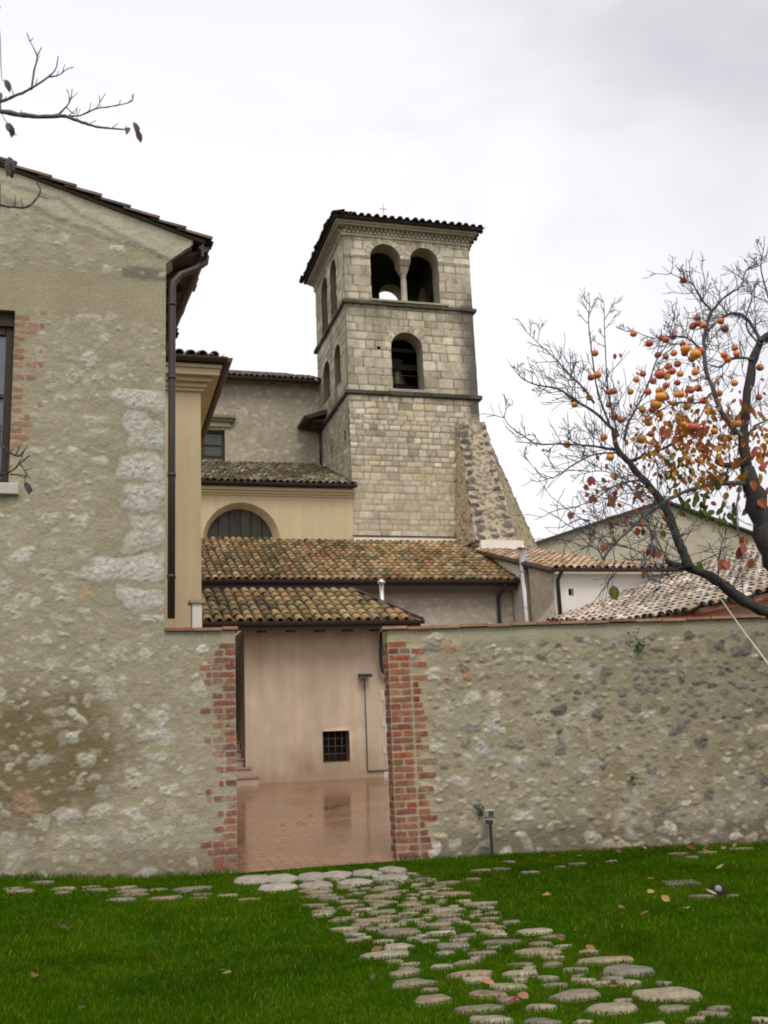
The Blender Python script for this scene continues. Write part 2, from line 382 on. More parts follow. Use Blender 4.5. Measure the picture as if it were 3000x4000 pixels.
def poly_in(poly):
    p = np.array(poly)
    def f(a, b):
        ins = False; n = len(p)
        for i in range(n):
            x1, y1 = p[i]; x2, y2 = p[i-1]
            if (y1 > b) != (y2 > b) and a < (x2-x1)*(b-y1)/(y2-y1)+x1: ins = not ins
        return ins
    return f
def slab(mb, pts, th, col):
    mb.prism(np.asarray(pts, float)-np.array([0, 0, th]), (0, 0, th), col)
def wallbox(a0, a1, b0, b1, c0, c1, col=(.4, .35, .28)):
    m = MB(); m.box(a0, a1, b0, b1, c0, c1, col); return m
X3 = (1, 0, 0); Y3 = (0, 1, 0); Z3 = (0, 0, 1); FN = (0, -1, 0)
def hz(x, y):
    p = ont(x, y, GT); return p[0], p[2]
# ================================================================== ground
def gz(X, Y):
    """lawn level: rises a little towards the house on the left"""
    s = X*E1[0]+Y*E1[1]; t = X*E2[0]+Y*E2[1]
    return .125*sstep(1.2, -1.2, s)*sstep(7.0, 11.0, t)-.03*sstep(2, 5, X)*sstep(8, 12, Y)
M_SOIL = pmat('soil under grass', (.028, .075, .004), spec=.0, var=.35, vs_=2, fine=18, fvar=.4, bump=.6, bs=25)
mb = MB()
gx = np.concatenate([[-900, -200, -60, -20], np.linspace(-10, 14, 97), [25, 60, 200, 900]])
gy = np.concatenate([[-900, -100, -20, -6], np.linspace(-2, 13.5, 63), [18, 30, 60, 200, 900]])
GX, GY = np.meshgrid(gx, gy, indexing='ij'); GZ = gz(GX, GY)
s_ = GX*E1[0]+GY*E1[1]; t_ = GX*E2[0]+GY*E2[1]
GZ = np.where(t_ > GT+.1, np.minimum(GZ, -.03), GZ)-.022
a, b = np.meshgrid(np.arange(len(gx)-1), np.arange(len(gy)-1), indexing='ij'); q = (a*len(gy)+b).ravel(); L = len(gy)
mb.add(np.stack([GX, GY, GZ], -1).reshape(-1, 3), np.stack([q, q+L, q+L+1, q+1], 1), (.03, .04, .012), True)
mesh('lawn_ground', mb, M_SOIL, frame='W', kind='structure')
# courtyard paving: a wet brick floor that climbs gently away from the gate
m = bpy.data.materials.new('wet brick paving'); m.use_nodes = True; t = m.node_tree; p = t.nodes['Principled BSDF']
tcn = N('ShaderNodeTexCoord', t); br = N('ShaderNodeTexBrick', t); br.offset = .5
br.inputs['Color1'].default_value = (.27, .135, .075, 1); br.inputs['Color2'].default_value = (.35, .19, .11, 1); br.inputs['Mortar'].default_value = (.15, .085, .055, 1)
br.inputs['Scale'].default_value = 1; br.inputs['Brick Width'].default_value = .27; br.inputs['Row Height'].default_value = .13; br.inputs['Mortar Size'].default_value = .011
t.links.new(tcn.outputs['Object'], br.inputs[0])
nn = N('ShaderNodeTexNoise', t); nn.inputs['Scale'].default_value = 1.6; nn.inputs['Detail'].default_value = 6; t.links.new(tcn.outputs['Object'], nn.inputs[0])
r_ = N('ShaderNodeMapRange', t); r_.inputs[1].default_value = .3; r_.inputs[2].default_value = .7; r_.inputs[3].default_value = .78; r_.inputs[4].default_value = 1.15; t.links.new(nn.outputs[0], r_.inputs[0])
v_ = N('ShaderNodeVectorMath', t, operation='SCALE'); t.links.new(br.outputs['Color'], v_.inputs[0]); t.links.new(r_.outputs[0], v_.inputs['Scale']); t.links.new(v_.outputs[0], p.inputs['Base Color'])
r2 = N('ShaderNodeMapRange', t); r2.inputs[1].default_value = .35; r2.inputs[2].default_value = .65; r2.inputs[3].default_value = .07; r2.inputs[4].default_value = .20; t.links.new(nn.outputs[0], r2.inputs[0]); t.links.new(r2.outputs[0], p.inputs['Roughness'])
bm_ = N('ShaderNodeBump', t); bm_.inputs['Strength'].default_value = .5; bm_.inputs['Distance'].default_value = .0045
n5 = N('ShaderNodeTexNoise', t); n5.inputs['Scale'].default_value = 1; mp5 = N('ShaderNodeMapping', t); mp5.inputs['Scale'].default_value = (1.5, 16, 1); t.links.new(tcn.outputs['Object'], mp5.inputs[0]); t.links.new(mp5.outputs[0], n5.inputs[0])
ad = N('ShaderNodeMath', t, operation='SUBTRACT'); t.links.new(n5.outputs[0], ad.inputs[0]); t.links.new(br.outputs['Fac'], ad.inputs[1])
t.links.new(ad.outputs[0], bm_.inputs['Height']); t.links.new(bm_.outputs[0], p.inputs['Normal']); p.inputs['Specular IOR Level'].default_value = .5
M_PAVE = m
mb = MB(); mb.add([(-6, GT-.02, -.012), (16, GT-.02, -.012), (16, 21, .60), (-6, 21, .60)], [(0, 1, 2, 3)], (.4, .25, .15))
mb.add([(-6, 21, .60), (16, 21, .60), (16, 40, .8), (-6, 40, .8)], [(0, 1, 2, 3)], (.4, .25, .15))
mesh('courtyard_paving', mb, M_PAVE, frame='B', kind='structure')
def cz(t): return -.012+(t-GT+.02)/(21-GT+.02)*.612
# ================================================================== the stone house on the left
MORT = (.375, .325, .23)
PALS = [(.51, .47, .385), (.47, .43, .345), (.54, .505, .43), (.43, .385, .29), (.50, .46, .395)]
rk0 = np.array(hz(0, 655)); rk1 = np.array((1.104, 7.118)); rkm = (rk1[1]-rk0[1])/(rk1[0]-rk0[0])
def rake(s): return rk0[1]+rkm*(s-rk0[0])
zb0, zb1 = hz(400, 1075)[1], hz(400, 1225)[1]
def keep_h(x, y, g):
    if x > .713 and (y > 2.36 or x > 1.16): return False
    if y > rake(x)-.42: return False
    if zb1-.05 < y < zb0+.02: return False
    if x > -.05+.15*g.random() and x < .72 and 2.75 < y < 5.35: return False
    if -.98 < x < -.68 and 4.0 < y < 6.2: return False
    if y > zb0: return g.random() < .9
    return True
house = Rubble(-2.6, 1.5, 0, 8.6, 11, MORT, PALS, (.03, .115), 1.0, 4200, keep_h, lambda x, y, g: g.uniform(.2, .85) if y > 1.6 else g.uniform(.15, .7))
WH = [(.535, .505, .445), (.505, .475, .41), (.555, .52, .465)]
def px_stone(P, x0, x1, y0, y1, c, f=.95, p=4., rot=0.):
    a = hz((x0+x1)/2, (y0+y1)/2); k = 11.4/FPX*1.02
    P.stone(a[0], a[1], (x1-x0)/2*k, (y1-y0)/2*k, c, f*.88, rot, p)
for i, (x0, x1, y0, y1) in enumerate([(452, 652, 1512, 1608), (482, 652, 1617, 1756), (449, 652, 1774, 1876), (475, 652, 1885, 1990), (500, 652, 2005, 2150), (372, 648, 2163, 2274), (478, 648, 2295, 2386), (546, 648, 2402, 2434)]):
    px_stone(house, x0, x1, y0, y1, WH[i % 3], 1., 5.)
for q in [(320, 382, 1372, 1440), (250, 332, 1430, 1498), (360, 405, 1458, 1500), (330, 410, 1620, 1665), (255, 310, 1535, 1570), (365, 420, 1780, 1820), (195, 260, 1860, 1920), (250, 310, 1740, 1780), (285, 350, 2015, 2085), (155, 225, 2000, 2060), (40, 105, 2150, 2205), (120, 215, 2225, 2268), (260, 330, 2235, 2262), (220, 285, 2305, 2350), (15, 80, 2360, 2395), (120, 155, 2335, 2380), (235, 300, 2412, 2445), (308, 355, 2370, 2412), (155, 200, 2480, 2520), (400, 500, 2535, 2590), (540, 600, 2540, 2580), (175, 245, 2585, 2635), (300, 360, 2600, 2635), (465, 490, 2635, 2665), (370, 450, 2660, 2745), (575, 660, 2770, 2825), (465, 530, 2795, 2845), (545, 660, 2850, 2895), (270, 305, 2855, 2905), (310, 365, 2940, 2985), (570, 650, 2940, 2975), (130, 200, 3180, 3240), (485, 560, 3005, 3075), (615, 690, 3070, 3105), (350, 440, 3140, 3200), (480, 540, 3155, 3195), (530, 630, 3220, 3295), (215, 310, 3160, 3215), (690, 725, 2995, 3020), (20, 60, 2980, 3010), (775, 812, 2520, 2555), (665, 700, 2520, 2560)]:
    px_stone(house, *q, PALS[len(house.st) % 5], .95, 2.6)
px_stone(house, 265, 330, 2782, 2808, (.58, .55, .48), 1., 3, -.55)
px_stone(house, 45, 145, 3095, 3180, (.40, .25, .17), .8, 2.5)
px_stone(house, 480, 545, 3005, 3070, (.46, .41, .28), .9, 2.5)
px_stone(house, 315, 355, 2290, 2340, (.50, .33, .19), .9, 2.5)
FADED = [(.33, .105, .07), (.29, .09, .065), (.36, .14, .10)]
def extra_h(U, V, C, H):
    n = fbm(U*4, V*4, 77); n2 = fbm(U*9, V*14, 78)
    # light mortar fillet below the verge, with trowel streaks
    d = rake(U)-V; a = sstep(.40, .30, d+.10*n)*sstep(-2.5, -.6, U); C = lerpc(C, (.52, .46, .35), a*.9)
    st_ = np.exp(-((d-.24-.10*np.sin(U*2.1)+.12*n)/.035)**2)*a; C = lerpc(C, (.27, .25, .22), st_*.75)
    H = H+.02*a
    # smooth lintel-height band
    a = sstep(zb1-.12, zb1+.05, V+.1*n)*sstep(zb0+.12, zb0-.03, V+.1*n); C = lerpc(C, (.38, .325, .22), a*.6); H = H*(1-.7*a)
    # dark rough patch at the eaves corner
    p0 = hz(473, 1040); p1 = hz(640, 1100)
    w_ = (p0[1]-p1[1])*.5; zc = p0[1]-.09-.25*(U-p0[0])*0
    a = sstep(p0[0]-.02, p0[0]+.05, U)*sstep(w_+.03, w_-.03, np.abs(V-(p0[1]+p1[1])/2-.0)+.06*n2+.10*np.clip(p0[0]+.2-U, 0, 1))
    C = lerpc(C, (.19, .175, .14), a*.9)
    a = sstep(3.3, 2.3, V+.8*n); C = lerpc(C, (.362, .314, .22), a*.75)
    # paler grey repairs near the foot
    a = sstep(.1, -.1, n-.02)*sstep(1.5, .7, V); C = lerpc(C, (.42, .375, .30), a*.6)
    # damp brown stain, lower left
    q = hz(150, 2960); r = np.hypot((U-q[0])/1.0, (V-q[1])/.75); a = sstep(1.25, .55, r+.7*n)
    C = lerpc(C, (.17, .128, .06), a*.85)
    a = sstep(.50, .12, V+.3*n); C = lerpc(C, (.21, .175, .115), a*.65)
    return C, H
house.extra.append(extra_h)
def bricks(P, u0, u1, v0, v1, pitch, g, edge_right, pal, cover=.9, jag=.13, pw=7., mort=(.42, .37, .27), rows_from=0, f=1., hd=.12, ln=.25):
    k = 0; v = v0+pitch/2
    while v < v1:
        w_ = (u1-u0)*(1 if k % 2 else .72)+g.uniform(-jag, jag)
        x = 0.; first = hd if k % 2 else ln
        seq = []
        while x < w_-.03:
            L_ = first if not seq else (ln if (len(seq)+k) % 2 else hd); L_ = min(L_, max(.05, w_-x)); seq.append((x, L_)); x += L_+.012
        for (xx, L_) in seq:
            if g.random() > cover: continue
            xc = (u1-xx-L_/2) if edge_right else (u0+xx+L_/2)
            c = np.array(pal[g.integers(len(pal))])*g.uniform(.8, 1.15)
            P.st.append((xc, v+g.normal(0, .003), L_/2, pitch/2-.0055, g.normal(0, .012), c, f*g.uniform(.8, 1), 0.0, pw))
        v += pitch; k += 1
gb = np.random.default_rng(5)
RED = [(.25, .062, .048), (.22, .055, .045), (.29, .075, .052), (.20, .065, .055), (.33, .085, .045)]
bricks(house, -.93, -.70, 4.45, 6.13, .077, gb, False, FADED, .72, .10, f=.72)
hs = thing('stone_house', 'two storey rubble stone house with large pale corner stones at the left of the gate', 'house', (0.713, GT, .05))
mb = MB()
win = rect_sd(-2.15, -.93, hz(22, 1890)[1], hz(60, 1215)[1])
notch = lambda U, V: np.maximum(.713-U, V-(6.83+(U-.713)*.85))
sheet(mb, (0, GT, 0), X3, Z3, FN, -2.6, 1.02, .0, 8.62, .0125, house,
      [half_sd((2, rake(2)), (-4, rake(-4))) if False else (lambda U, V: -(V-rake(U))/math.hypot(1, rkm)), win, notch])
sk = .084    # the side wall is not square to the front
def side(t): return -sk*(t-GT)
mb.hexa([(-7, GT+.05, 0), (.70, GT+.05, 0), (.70+side(16.9), 16.9, 0), (-7, 16.9, 0)], [(-7, GT+.05, 4.05), (.70, GT+.05, 4.05), (.70+side(16.9), 16.9, 4.05), (-7, 16.9, 4.05)], (.36, .31, .22))
mb.hexa([(-.9, GT+.05, 4.06), (.70, GT+.05, 4.06), (.70+side(16.9), 16.9, 4.06), (-.9, 16.9, 4.06)], [(-.9, GT+.05, rake(-.9)-.1), (.70, GT+.05, 6.95), (.70+side(16.9), 16.9, 6.95), (-.9, 16.9, rake(-.9)-.1)], (.36, .31, .22))
mb.hexa([(-7, GT+.05, 6.18), (-.91, GT+.05, 6.18), (-.91, 16.9, 6.18), (-7, 16.9, 6.18)], [(-7, GT+.05, 7.5), (-.91, GT+.05, 7.5), (-.91, 16.9, 7.5), (-7, 16.9, 7.5)], (.36, .31, .22))
mb.prism([(.713, GT+.05, 6.83), (1.02, GT+.05, 7.08), (.713, GT+.05, 7.2)], (0, .3, 0), (.45, .4, .3))
jamb(mb, (0, GT, 0), X3, Z3, FN, [(-.93, hz(22, 1890)[1]), (-.93, hz(60, 1215)[1]), (-2.15, hz(60, 1215)[1])], .25, (.36, .31, .22))
mesh('wall', mb, M_STONE, hs)
wz0, wz1 = hz(22, 1890)[1], hz(60, 1215)[1]
mb = MB(); fr = (.06, .035, .025)
for a in ((-1.02, -.94, wz0, wz1-.16), (-2.14, -2.06, wz0, wz1-.16), (-1.56, -1.50, wz0, wz1-.16), (-2.05, -1.03, wz0+.001, wz0+.08), (-2.05, -1.03, wz1-.25, wz1-.161), (-2.05, -1.03, wz0+1.0, wz0+1.04)):
    mb.box(a[0], a[1], GT+.10, GT+.17, a[2], a[3], fr)
wn = mesh('window', mb, M_WOOD, hs)
mb = MB(); mb.box(-2.14, -.935, GT+.06, GT+.18, wz1-.158, wz1-.003, (.05, .035, .02)); mesh('lintel', mb, M_WOOD, wn)
mb = MB(); mb.box(-2.06, -1.02, GT+.135, GT+.145, wz0+.08, wz1-.25); mesh('pane', mb, M_GLASS, wn)
mb = MB(); mb.box(-2.3, hz(75, 1900)[0], GT-.07, GT+.12, hz(40, 1935)[1], wz0-.002, (.55, .51, .45)); mesh('sill', mb, M_COL, wn, bevel=.008)
# roof: battens, tiles along the verge, gutter
mb = MB(); er = 1.16; ez = rake(er)
mb.hexa([(-6, GT-.05, rake(-6)+.005), (er, GT-.05, ez+.005), (er+side(17.5), 17.5, ez+.005), (-6+side(17.5), 17.5, rake(-6)+.005)],
        [(-6, GT-.05, rake(-6)+.045), (er, GT-.05, ez+.045), (er+side(17.5), 17.5, ez+.045), (-6+side(17.5), 17.5, rake(-6)+.045)], (.10, .07, .06))
gl = math.hypot(1, rkm)
tile_roof(mb, (er+.02, GT-.13, ez+.01), (-sk, 1, 0), (-1, 0, -rkm), 6.4, 7.2, lambda a, b: True, DARKT, 3, seg=5)
mesh('roof', mb, M_TILE, hs)
mb = MB()
mb.hexa([(.72, GT+.06, 6.86), (er-.03, GT+.06, ez-.06), (er-.03+side(17), 17, ez-.06), (.72+side(17), 17, 6.86)], [(.72, GT+.06, 6.90), (er-.03, GT+.06, ez-.02), (er-.03+side(17), 17, ez-.02), (.72+side(17), 17, 6.90)], (.05, .033, .024))
for k in range(9):
    tt = GT+.35+k*.6; o = side(tt)
    mb.hexa([(.72+o, tt, 6.77), (er-.1+o, tt, ez-.17), (er-.1+o, tt+.09, ez-.17), (.72+o, tt+.09, 6.77)], [(.72+o, tt, 6.858), (er-.1+o, tt, ez-.062), (er-.1+o, tt+.09, ez-.062), (.72+o, tt+.09, 6.858)], (.045, .03, .02))
mesh('soffit', mb, M_WOOD, hs)
def gutter(mb, P0, P1, r=.075, seg=8, col=(.055, .04, .035)):
    P0 = np.array(P0, float); P1 = np.array(P1, float); d = P1-P0; d /= np.linalg.norm(d); sx_ = np.cross(d, (0, 0, 1)); sx_ /= np.linalg.norm(sx_)
    th = np.linspace(math.pi, 2*math.pi, seg+1)
    A = np.cos(th)[:, None]*sx_*r+np.sin(th)[:, None]*np.array([0, 0, r]); Bq = A*.9
    v = np.vstack([P0+A, P1+A, P0+Bq, P1+Bq]); m_ = seg+1
    f = [(i, i+1, m_+i+1, m_+i) for i in range(seg)]+[(2*m_+i, 3*m_+i, 3*m_+i+1, 2*m_+i+1) for i in range(seg)]+[(0, m_, 3*m_, 2*m_), (seg, 2*m_+seg, 3*m_+seg, m_+seg)]
    mb.add(v, f, col, False)
    for Pq, s in ((P0, 1), (P1, -1)):
        mb.add(np.vstack([Pq+A]), [tuple(range(m_))], col)
mb = MB(); gutter(mb, (er-.0, GT-.02, ez-.02), (er-.0+side(17.3), 17.3, ez-.02), .07); mb.box(er-.04, er-.01, GT-.04, GT+.02, ez-.16, ez+.0, (.05, .035, .03)); mesh('gutter', mb, M_BROWN, hs)
mb = MB()
px_ = .785
mb.tube([(er+.03, GT+.12, ez-.07), (er+.02, GT+.11, ez-.16), (er-.10, GT+.08, ez-.27), (px_+.1, GT+.03, ez-.38), (px_+.01, GT+.01, ez-.50), (px_, GT+.0, ez-.62), (px_, GT+.0, 4.8), (px_, GT+.0, 2.66)], .042, 10)
for z in (3.1, 4.25, 5.4, 6.3): mb.tube([(px_, GT, z), (px_, GT, z+.04)], .05, 10)
mesh('downpipe', mb, M_BROWN, hs)
# ================================================================== garden wall, part left of the gate
gwl = thing('garden_wall', 'short rubble wall with crumbled brick jamb between the stone house and the gate opening', 'wall', (1.1, GT, .0), group='garden walls beside the gate')
gardL = house
gardL.stone(hz(793, 2535)[0], hz(793, 2535)[1], .052, .058, (.60, .57, .50), 1., .3, 2.2)
bricks(gardL, 1.19, 1.474, .02, 2.36, .0765, gb, True, RED, .88, .12, f=.9)
def extra_gl(U, V, C, H):
    a = sstep(2.37, 2.42, V+.1*fbm(U*5, V*5, 3))*(U > .70)*(V < 2.7); return lerpc(C, (.37, .335, .24), a*.8), H*(1-.6*a)
gardL.extra.append(extra_gl)
mb = MB(); sheet(mb, (0, GT, 0), X3, Z3, FN, .713, 1.474, -.02, 2.52, .011, gardL)
mb.box(.69, 1.470, GT+.03, GT+.36, 0, 2.515, (.36, .30, .2)); mesh('wall', mb, M_STONE, gwl)
def coping(mb, P0, e, n, L_, z, dep, g, tw=.30):
    x = 0.
    e = np.array(e); n = np.array(n); P0 = np.array(P0)
    while x < L_-.02:
        ww = min(tw*g.uniform(.9, 1.1), L_-x); c = np.array([(.36, .16, .10), (.42, .21, .13), (.30, .13, .09), (.36, .22, .14)][g.integers(4)])*g.uniform(.8, 1.15)
        dz = g.uniform(-.009, .009); ov = .045+g.uniform(-.006, .006)
        q = [P0+e*(x+.004)-n*ov, P0+e*(x+ww-.004)-n*ov, P0+e*(x+ww-.004)+n*dep, P0+e*(x+.004)+n*dep]
        mb.hexa([p+np.array([0, 0, z+dz]) for p in q], [p+np.array([0, 0, z+.033+dz]) for p in q], c); x += ww
mb = MB(); coping(mb, (.715, GT, 0), (1, 0, 0), (0, 1, 0), .79, 2.523, .42, gb); mesh('coping', mb, M_COP, gwl)
# ================================================================== garden wall right of the gate
gwr = thing('garden_wall', 'long rubble wall topped with thin red tiles and ending in a neat red brick pier right of the gate', 'wall', (0, 0, 0), 'R', group='garden walls beside the gate')
MORR = (.36, .312, .216)
PR = [(.44, .39, .29), (.36, .31, .22), (.50, .46, .37), (.28, .235, .165), (.42, .38, .32), (.25, .22, .18)]
LW = 8.0
def keep_r(x, y, g): return y < 2.33 and x > .45
def fade_r(x, y, g): return g.uniform(.5, 1)
gardR = Rubble(0.2, LW, 0, 2.45, 41, MORR, PR, (.035, .115), .95, 5200, keep_r, fade_r, hmax=.017)
G2 = np.random.default_rng(9); ns_ = []
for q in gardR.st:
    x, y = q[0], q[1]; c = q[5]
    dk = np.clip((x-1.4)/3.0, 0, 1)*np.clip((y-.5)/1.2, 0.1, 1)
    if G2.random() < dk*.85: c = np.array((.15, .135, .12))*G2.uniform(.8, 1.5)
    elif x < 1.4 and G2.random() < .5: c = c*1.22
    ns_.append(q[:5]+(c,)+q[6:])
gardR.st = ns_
for (x, y, c, rx, ry, rot) in [(1760, 2530, (.44, .27, .17), .09, .07, .2), (1750, 2640, (.45, .31, .2), .09, .06, 0), (1825, 2645, (.46, .22, .12), .06, .04, .5), (1610, 2555, (.42, .38, .31), .12, .11, 0), (1695, 2490, (.52, .47, .38), .11, .05, 0),
                               (1690, 2920, (.55, .51, .4), .13, .06, 0), (1680, 3080, (.50, .45, .3), .10, .07, 0), (2330, 2790, (.16, .14, .12), .10, .06, 0), (2300, 2870, (.5, .4, .26), .03, .10, 0), (2660, 2640, (.2, .17, .14), .05, .10, .2), (2810, 2520, (.13, .12, .11), .08, .07, 0), (2890, 2540, (.16, .15, .13), .12, .07, 0),
                               (2640, 2850, (.2, .18, .16), .11, .05, .6), (2620, 3230, (.56, .53, .47), .07, .08, 0), (2580, 3165, (.2, .18, .16), .08, .06, 0), (1930, 2830, (.48, .45, .39), .10, .11, 0), (1700, 3320, (.58, .55, .48), .07, .09, 0), (1880, 2930, (.47, .44, .4), .08, .11, -.4), (2050, 3190, (.52, .49, .42), .12, .07, 0)]:
    a = onR(x, y); gardR.stone(a[0], a[2], rx, ry, c, .9, rot, 2.6)
bricks(gardR, .0, .43, .0, 2.36, .0765, gb, False, RED, 1.0, .09, f=1., pw=8.)
def extra_r(U, V, C, H):
    n = fbm(U*3, V*3, 91); n2 = fbm(U*8, V*11, 92)
    a = sstep(2.33, 2.40, V+.12*n); C = lerpc(C, (.41, .375, .275), a*.8); H = H*(1-.6*a)
    a = sstep(.35, .05, V-.035*np.clip(U, 0, 5)+.25*n); C = lerpc(C, (.17, .14, .095), a*.75)
    a = np.exp(-((U-2.55)/.22)**2)*sstep(1.25, .7, V+.3*n); C = lerpc(C, (.27, .20, .10), a*.6)
    a = sstep(.05, .30, n)*sstep(.5, 2.5, U); C = lerpc(C, (.44, .41, .35), a*.6)
    k = sstep(1.8, 5, U)*.30; C = C*(1-k[..., None]*np.array([.8, .9, 1.0]))  # lens vignette painted in: the wall colour darkens towards its far end
    m_ = sstep(.47, .40, U+.1*n2); C = lerpc(C, (.43, .36, .235), m_*.8)
    return C, H
gardR.extra.append(extra_r)
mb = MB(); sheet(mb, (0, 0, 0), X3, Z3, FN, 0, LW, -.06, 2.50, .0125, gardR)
rv = Rubble(0, .42, 0, 2.5, 51, (.43, .36, .235), PR, n=1)
bricks(rv, 0, .23, 0, 2.36, .0765, gb, False, RED, 1., .02, pw=8., hd=.25, ln=.12)
dk = math.radians(10); rd = np.array([-math.sin(dk), math.cos(dk), 0]); rn = np.array([-math.cos(dk), -math.sin(dk), 0])
sheet(mb, (0, 0, 0), rd, Z3, rn, 0, .20, -.03, 2.50, .012, rv)
mb.hexa([(.03, .03, -.05), (LW, .03, -.05), (LW, .22, -.05), (-.01, .22, -.05)], [(.03, .03, 2.50), (LW, .03, 2.50), (LW, .22, 2.50), (-.01, .22, 2.50)], (.37, .32, .22))
mesh('wall', mb, M_STONE, gwr)
mb = MB(); coping(mb, (-.06, 0, 0), (1, 0, 0), (0, 1, 0), LW, 2.504, .26, gb); mesh('coping', mb, M_COP, gwr)
# ================================================================== cream building behind the house
cb = thing('cream_building', 'narrow cream plastered building with a moulded cornice rising behind the stone house', 'building', (1.705, 17.4, .4))
cs = 1.712
mb = MB(); mb.box(-3, cs, 17.4, 22.5, 0, 7.80); mesh('wall', mb, M_PLASTER, cb)
mb = MB()
for (o, z0, z1) in ((.05, 7.44, 7.50), (.10, 7.502, 7.58), (.19, 7.582, 7.66), (.30, 7.662, 7.78), (.34, 7.782, 7.84)):
    mb.box(-3.1, cs+o, 17.4-o, 22.6, z0, z1)
mesh('cornice', mb, M_PLASTER2, cb)
mb = MB(); mb.box(-3.2, cs+.36, 17.04, 22.9, 7.842, 7.93, (.05, .04, .035))
e0 = (cs+.40, 17.0, 7.94); m_ = .42
tile_roof(mb, (-3.2, 17.0, 7.95), X3, (0, 1, .36), 5.4, 3.0, lambda a, b: a+b*.9 < 5.35, [(.30, .20, .15), (.22, .16, .12), (.36, .27, .21)], 4)
tile_roof(mb, (cs+.42, 17.0, 7.95), Y3, (-1, 0, .36), 5.6, 2.5, lambda a, b: a > b*.9, [(.30, .20, .15), (.22, .16, .12)], 5)
mesh('roof', mb, M_TILE, cb)
mb = MB(); gutter(mb, (-3.2, 16.98, 7.94), (cs+.42, 16.98, 7.94), .08); gutter(mb, (cs+.44, 22.6, 7.94), (cs+.44, 16.95, 7.94), .08); mesh('gutter', mb, M_BROWN, cb)
mb = MB(); px2 = ont(668, 2000, 17.3)
# small capped pillar behind the wall
q0, q1 = ont(745, 2350, 13), ont(795, 2350, 13)
gp = thing('capped_pillar', 'small cream masonry pillar with a flat cap standing just behind the wall left of the gate', 'pillar', (1.22, 13, .1))
mb = MB(); mb.box(q0[0]+.02, q1[0]-.02, 13.0, 13.22, .05, q0[2]-.02); mesh('shaft', mb, M_WHITE, gp)
mb = MB(); mb.box(q0[0]-.015, q1[0]+.015, 12.97, 13.25, q0[2]-.018, q0[2]+.022, (.38, .33, .27)); mesh('cap', mb, M_COL, gp)
# ================================================================== courtyard outbuilding seen through the gate
ob = thing('outbuilding', 'low pink plastered outbuilding under a mossy tiled roof seen through the gate', 'building', (4.5, 20.6, .6))
ow0, ow1 = ont(1260, 2857, 20.6), ont(1368, 2972, 20.6)
wn_sd = rect_sd(ow0[0], ow1[0], ow1[2], ow0[2])
def damp(U, V):
    n = fbm(U*2.2, V*1.2, 17); a = sstep(.75, .1, V-.55+.8*n); return .006*fbm(U*1.5, V*1.5, 3), np.ones(U.shape+(3,))*(1-.35*a[..., None]*np.array((.8, .95, 1.1)))*(1+.16*n[..., None])*np.array((.585, .468, .35))
class Flat:
    def __init__(s, c): s.c = np.array(c)
    def __call__(s, U, V): return .006*fbm(U*1.5, V*1.5, 3), np.ones(U.shape+(1,))*s.c
mb = MB(); sheet(mb, (0, 20.6, 0), X3, Z3, FN, 2.87, 6.05, .45, 3.62, .05, damp, [wn_sd])
jamb(mb, (0, 20.6, 0), X3, Z3, FN, [(ow0[0], ow1[2]), (ow1[0], ow1[2]), (ow1[0], ow0[2]), (ow0[0], ow0[2]), (ow0[0], ow1[2])], .35, (.4, .3, .2))
mb.box(2.872, 2.90, 20.602, 24, .3, 3.6, (.57, .46, .345)); mb.box(6.02, 6.05, 20.602, 24, .3, 3.6, (.57, .46, .345))
mesh('wall', mb, M_PINK, ob)
mb = MB(); zq = .5; k = 0
while zq < 2.6:
    hq = .24+.05*(k % 2); mb.box(5.72 if k % 2 else 5.66, 6.06, 20.585, 20.63, zq, zq+hq-.012, (.55, .50, .42) if k % 3 else (.60, .56, .50)); zq += hq; k += 1
mesh('quoin', mb, M_COL, ob)
mb = MB(); mb.box(ow0[0]-.1, ow1[0]+.1, 20.93, 20.96, ow1[2]-.1, ow0[2]+.1); wq = mesh('window', mb, M_DARK, ob)
mb = MB(); nb = 4
for k in range(1, nb):
    x = ow0[0]+(ow1[0]-ow0[0])*k/nb; mb.tube([(x, 20.70, ow1[2]), (x, 20.70, ow0[2])], .009, 6, (.2, .17, .13))
    z = ow1[2]+(ow0[2]-ow1[2])*k/nb; mb.tube([(ow0[0], 20.715, z), (ow1[0], 20.715, z)], .009, 6, (.2, .17, .13))
mesh('grille', mb, pmat('grille bars', (.10, .085, .065), rough=.6), wq)
oe = (6.43, 20.0, 3.66); om = .44
mb = MB()
poly = [(0, -.2), (4.62, -.2), (3.65, 2.35), (0, 2.35)]
tile_roof(mb, (1.80, 20.0, 3.66), X3, (0, 1, om), 4.8, 2.5, poly_in(poly), TERRA+MOSSY[:3]+[(.30, .24, .11), (.25, .21, .09)], 6)
gg = 1/math.hypot(1, om)
slab(mb, [(1.8, 20.02, 3.655), (6.44, 20.02, 3.655), (5.52, 20+2.3*gg, 3.655+2.3*gg*om), (1.8, 20+2.3*gg, 3.655+2.3*gg*om)], .05, (.08, .055, .04))
mesh('roof', mb, M_TILE, ob)
mb = MB(); mb.tube([(6.46, 20.0, 3.70), (5.52, 20+2.3*gg, 3.73+2.3*gg*om)], .035, 6, (.09, .07, .06)); mesh('verge_flashing', mb, M_BROWN, ob)
mb = MB(); gutter(mb, (1.8, 19.95, 3.66), (6.47, 19.95, 3.66), .075); mb.box(1.8, 6.42, 20.03, 20.07, 3.50, 3.60, (.06, .04, .03)); mesh('gutter', mb, M_BROWN, ob)
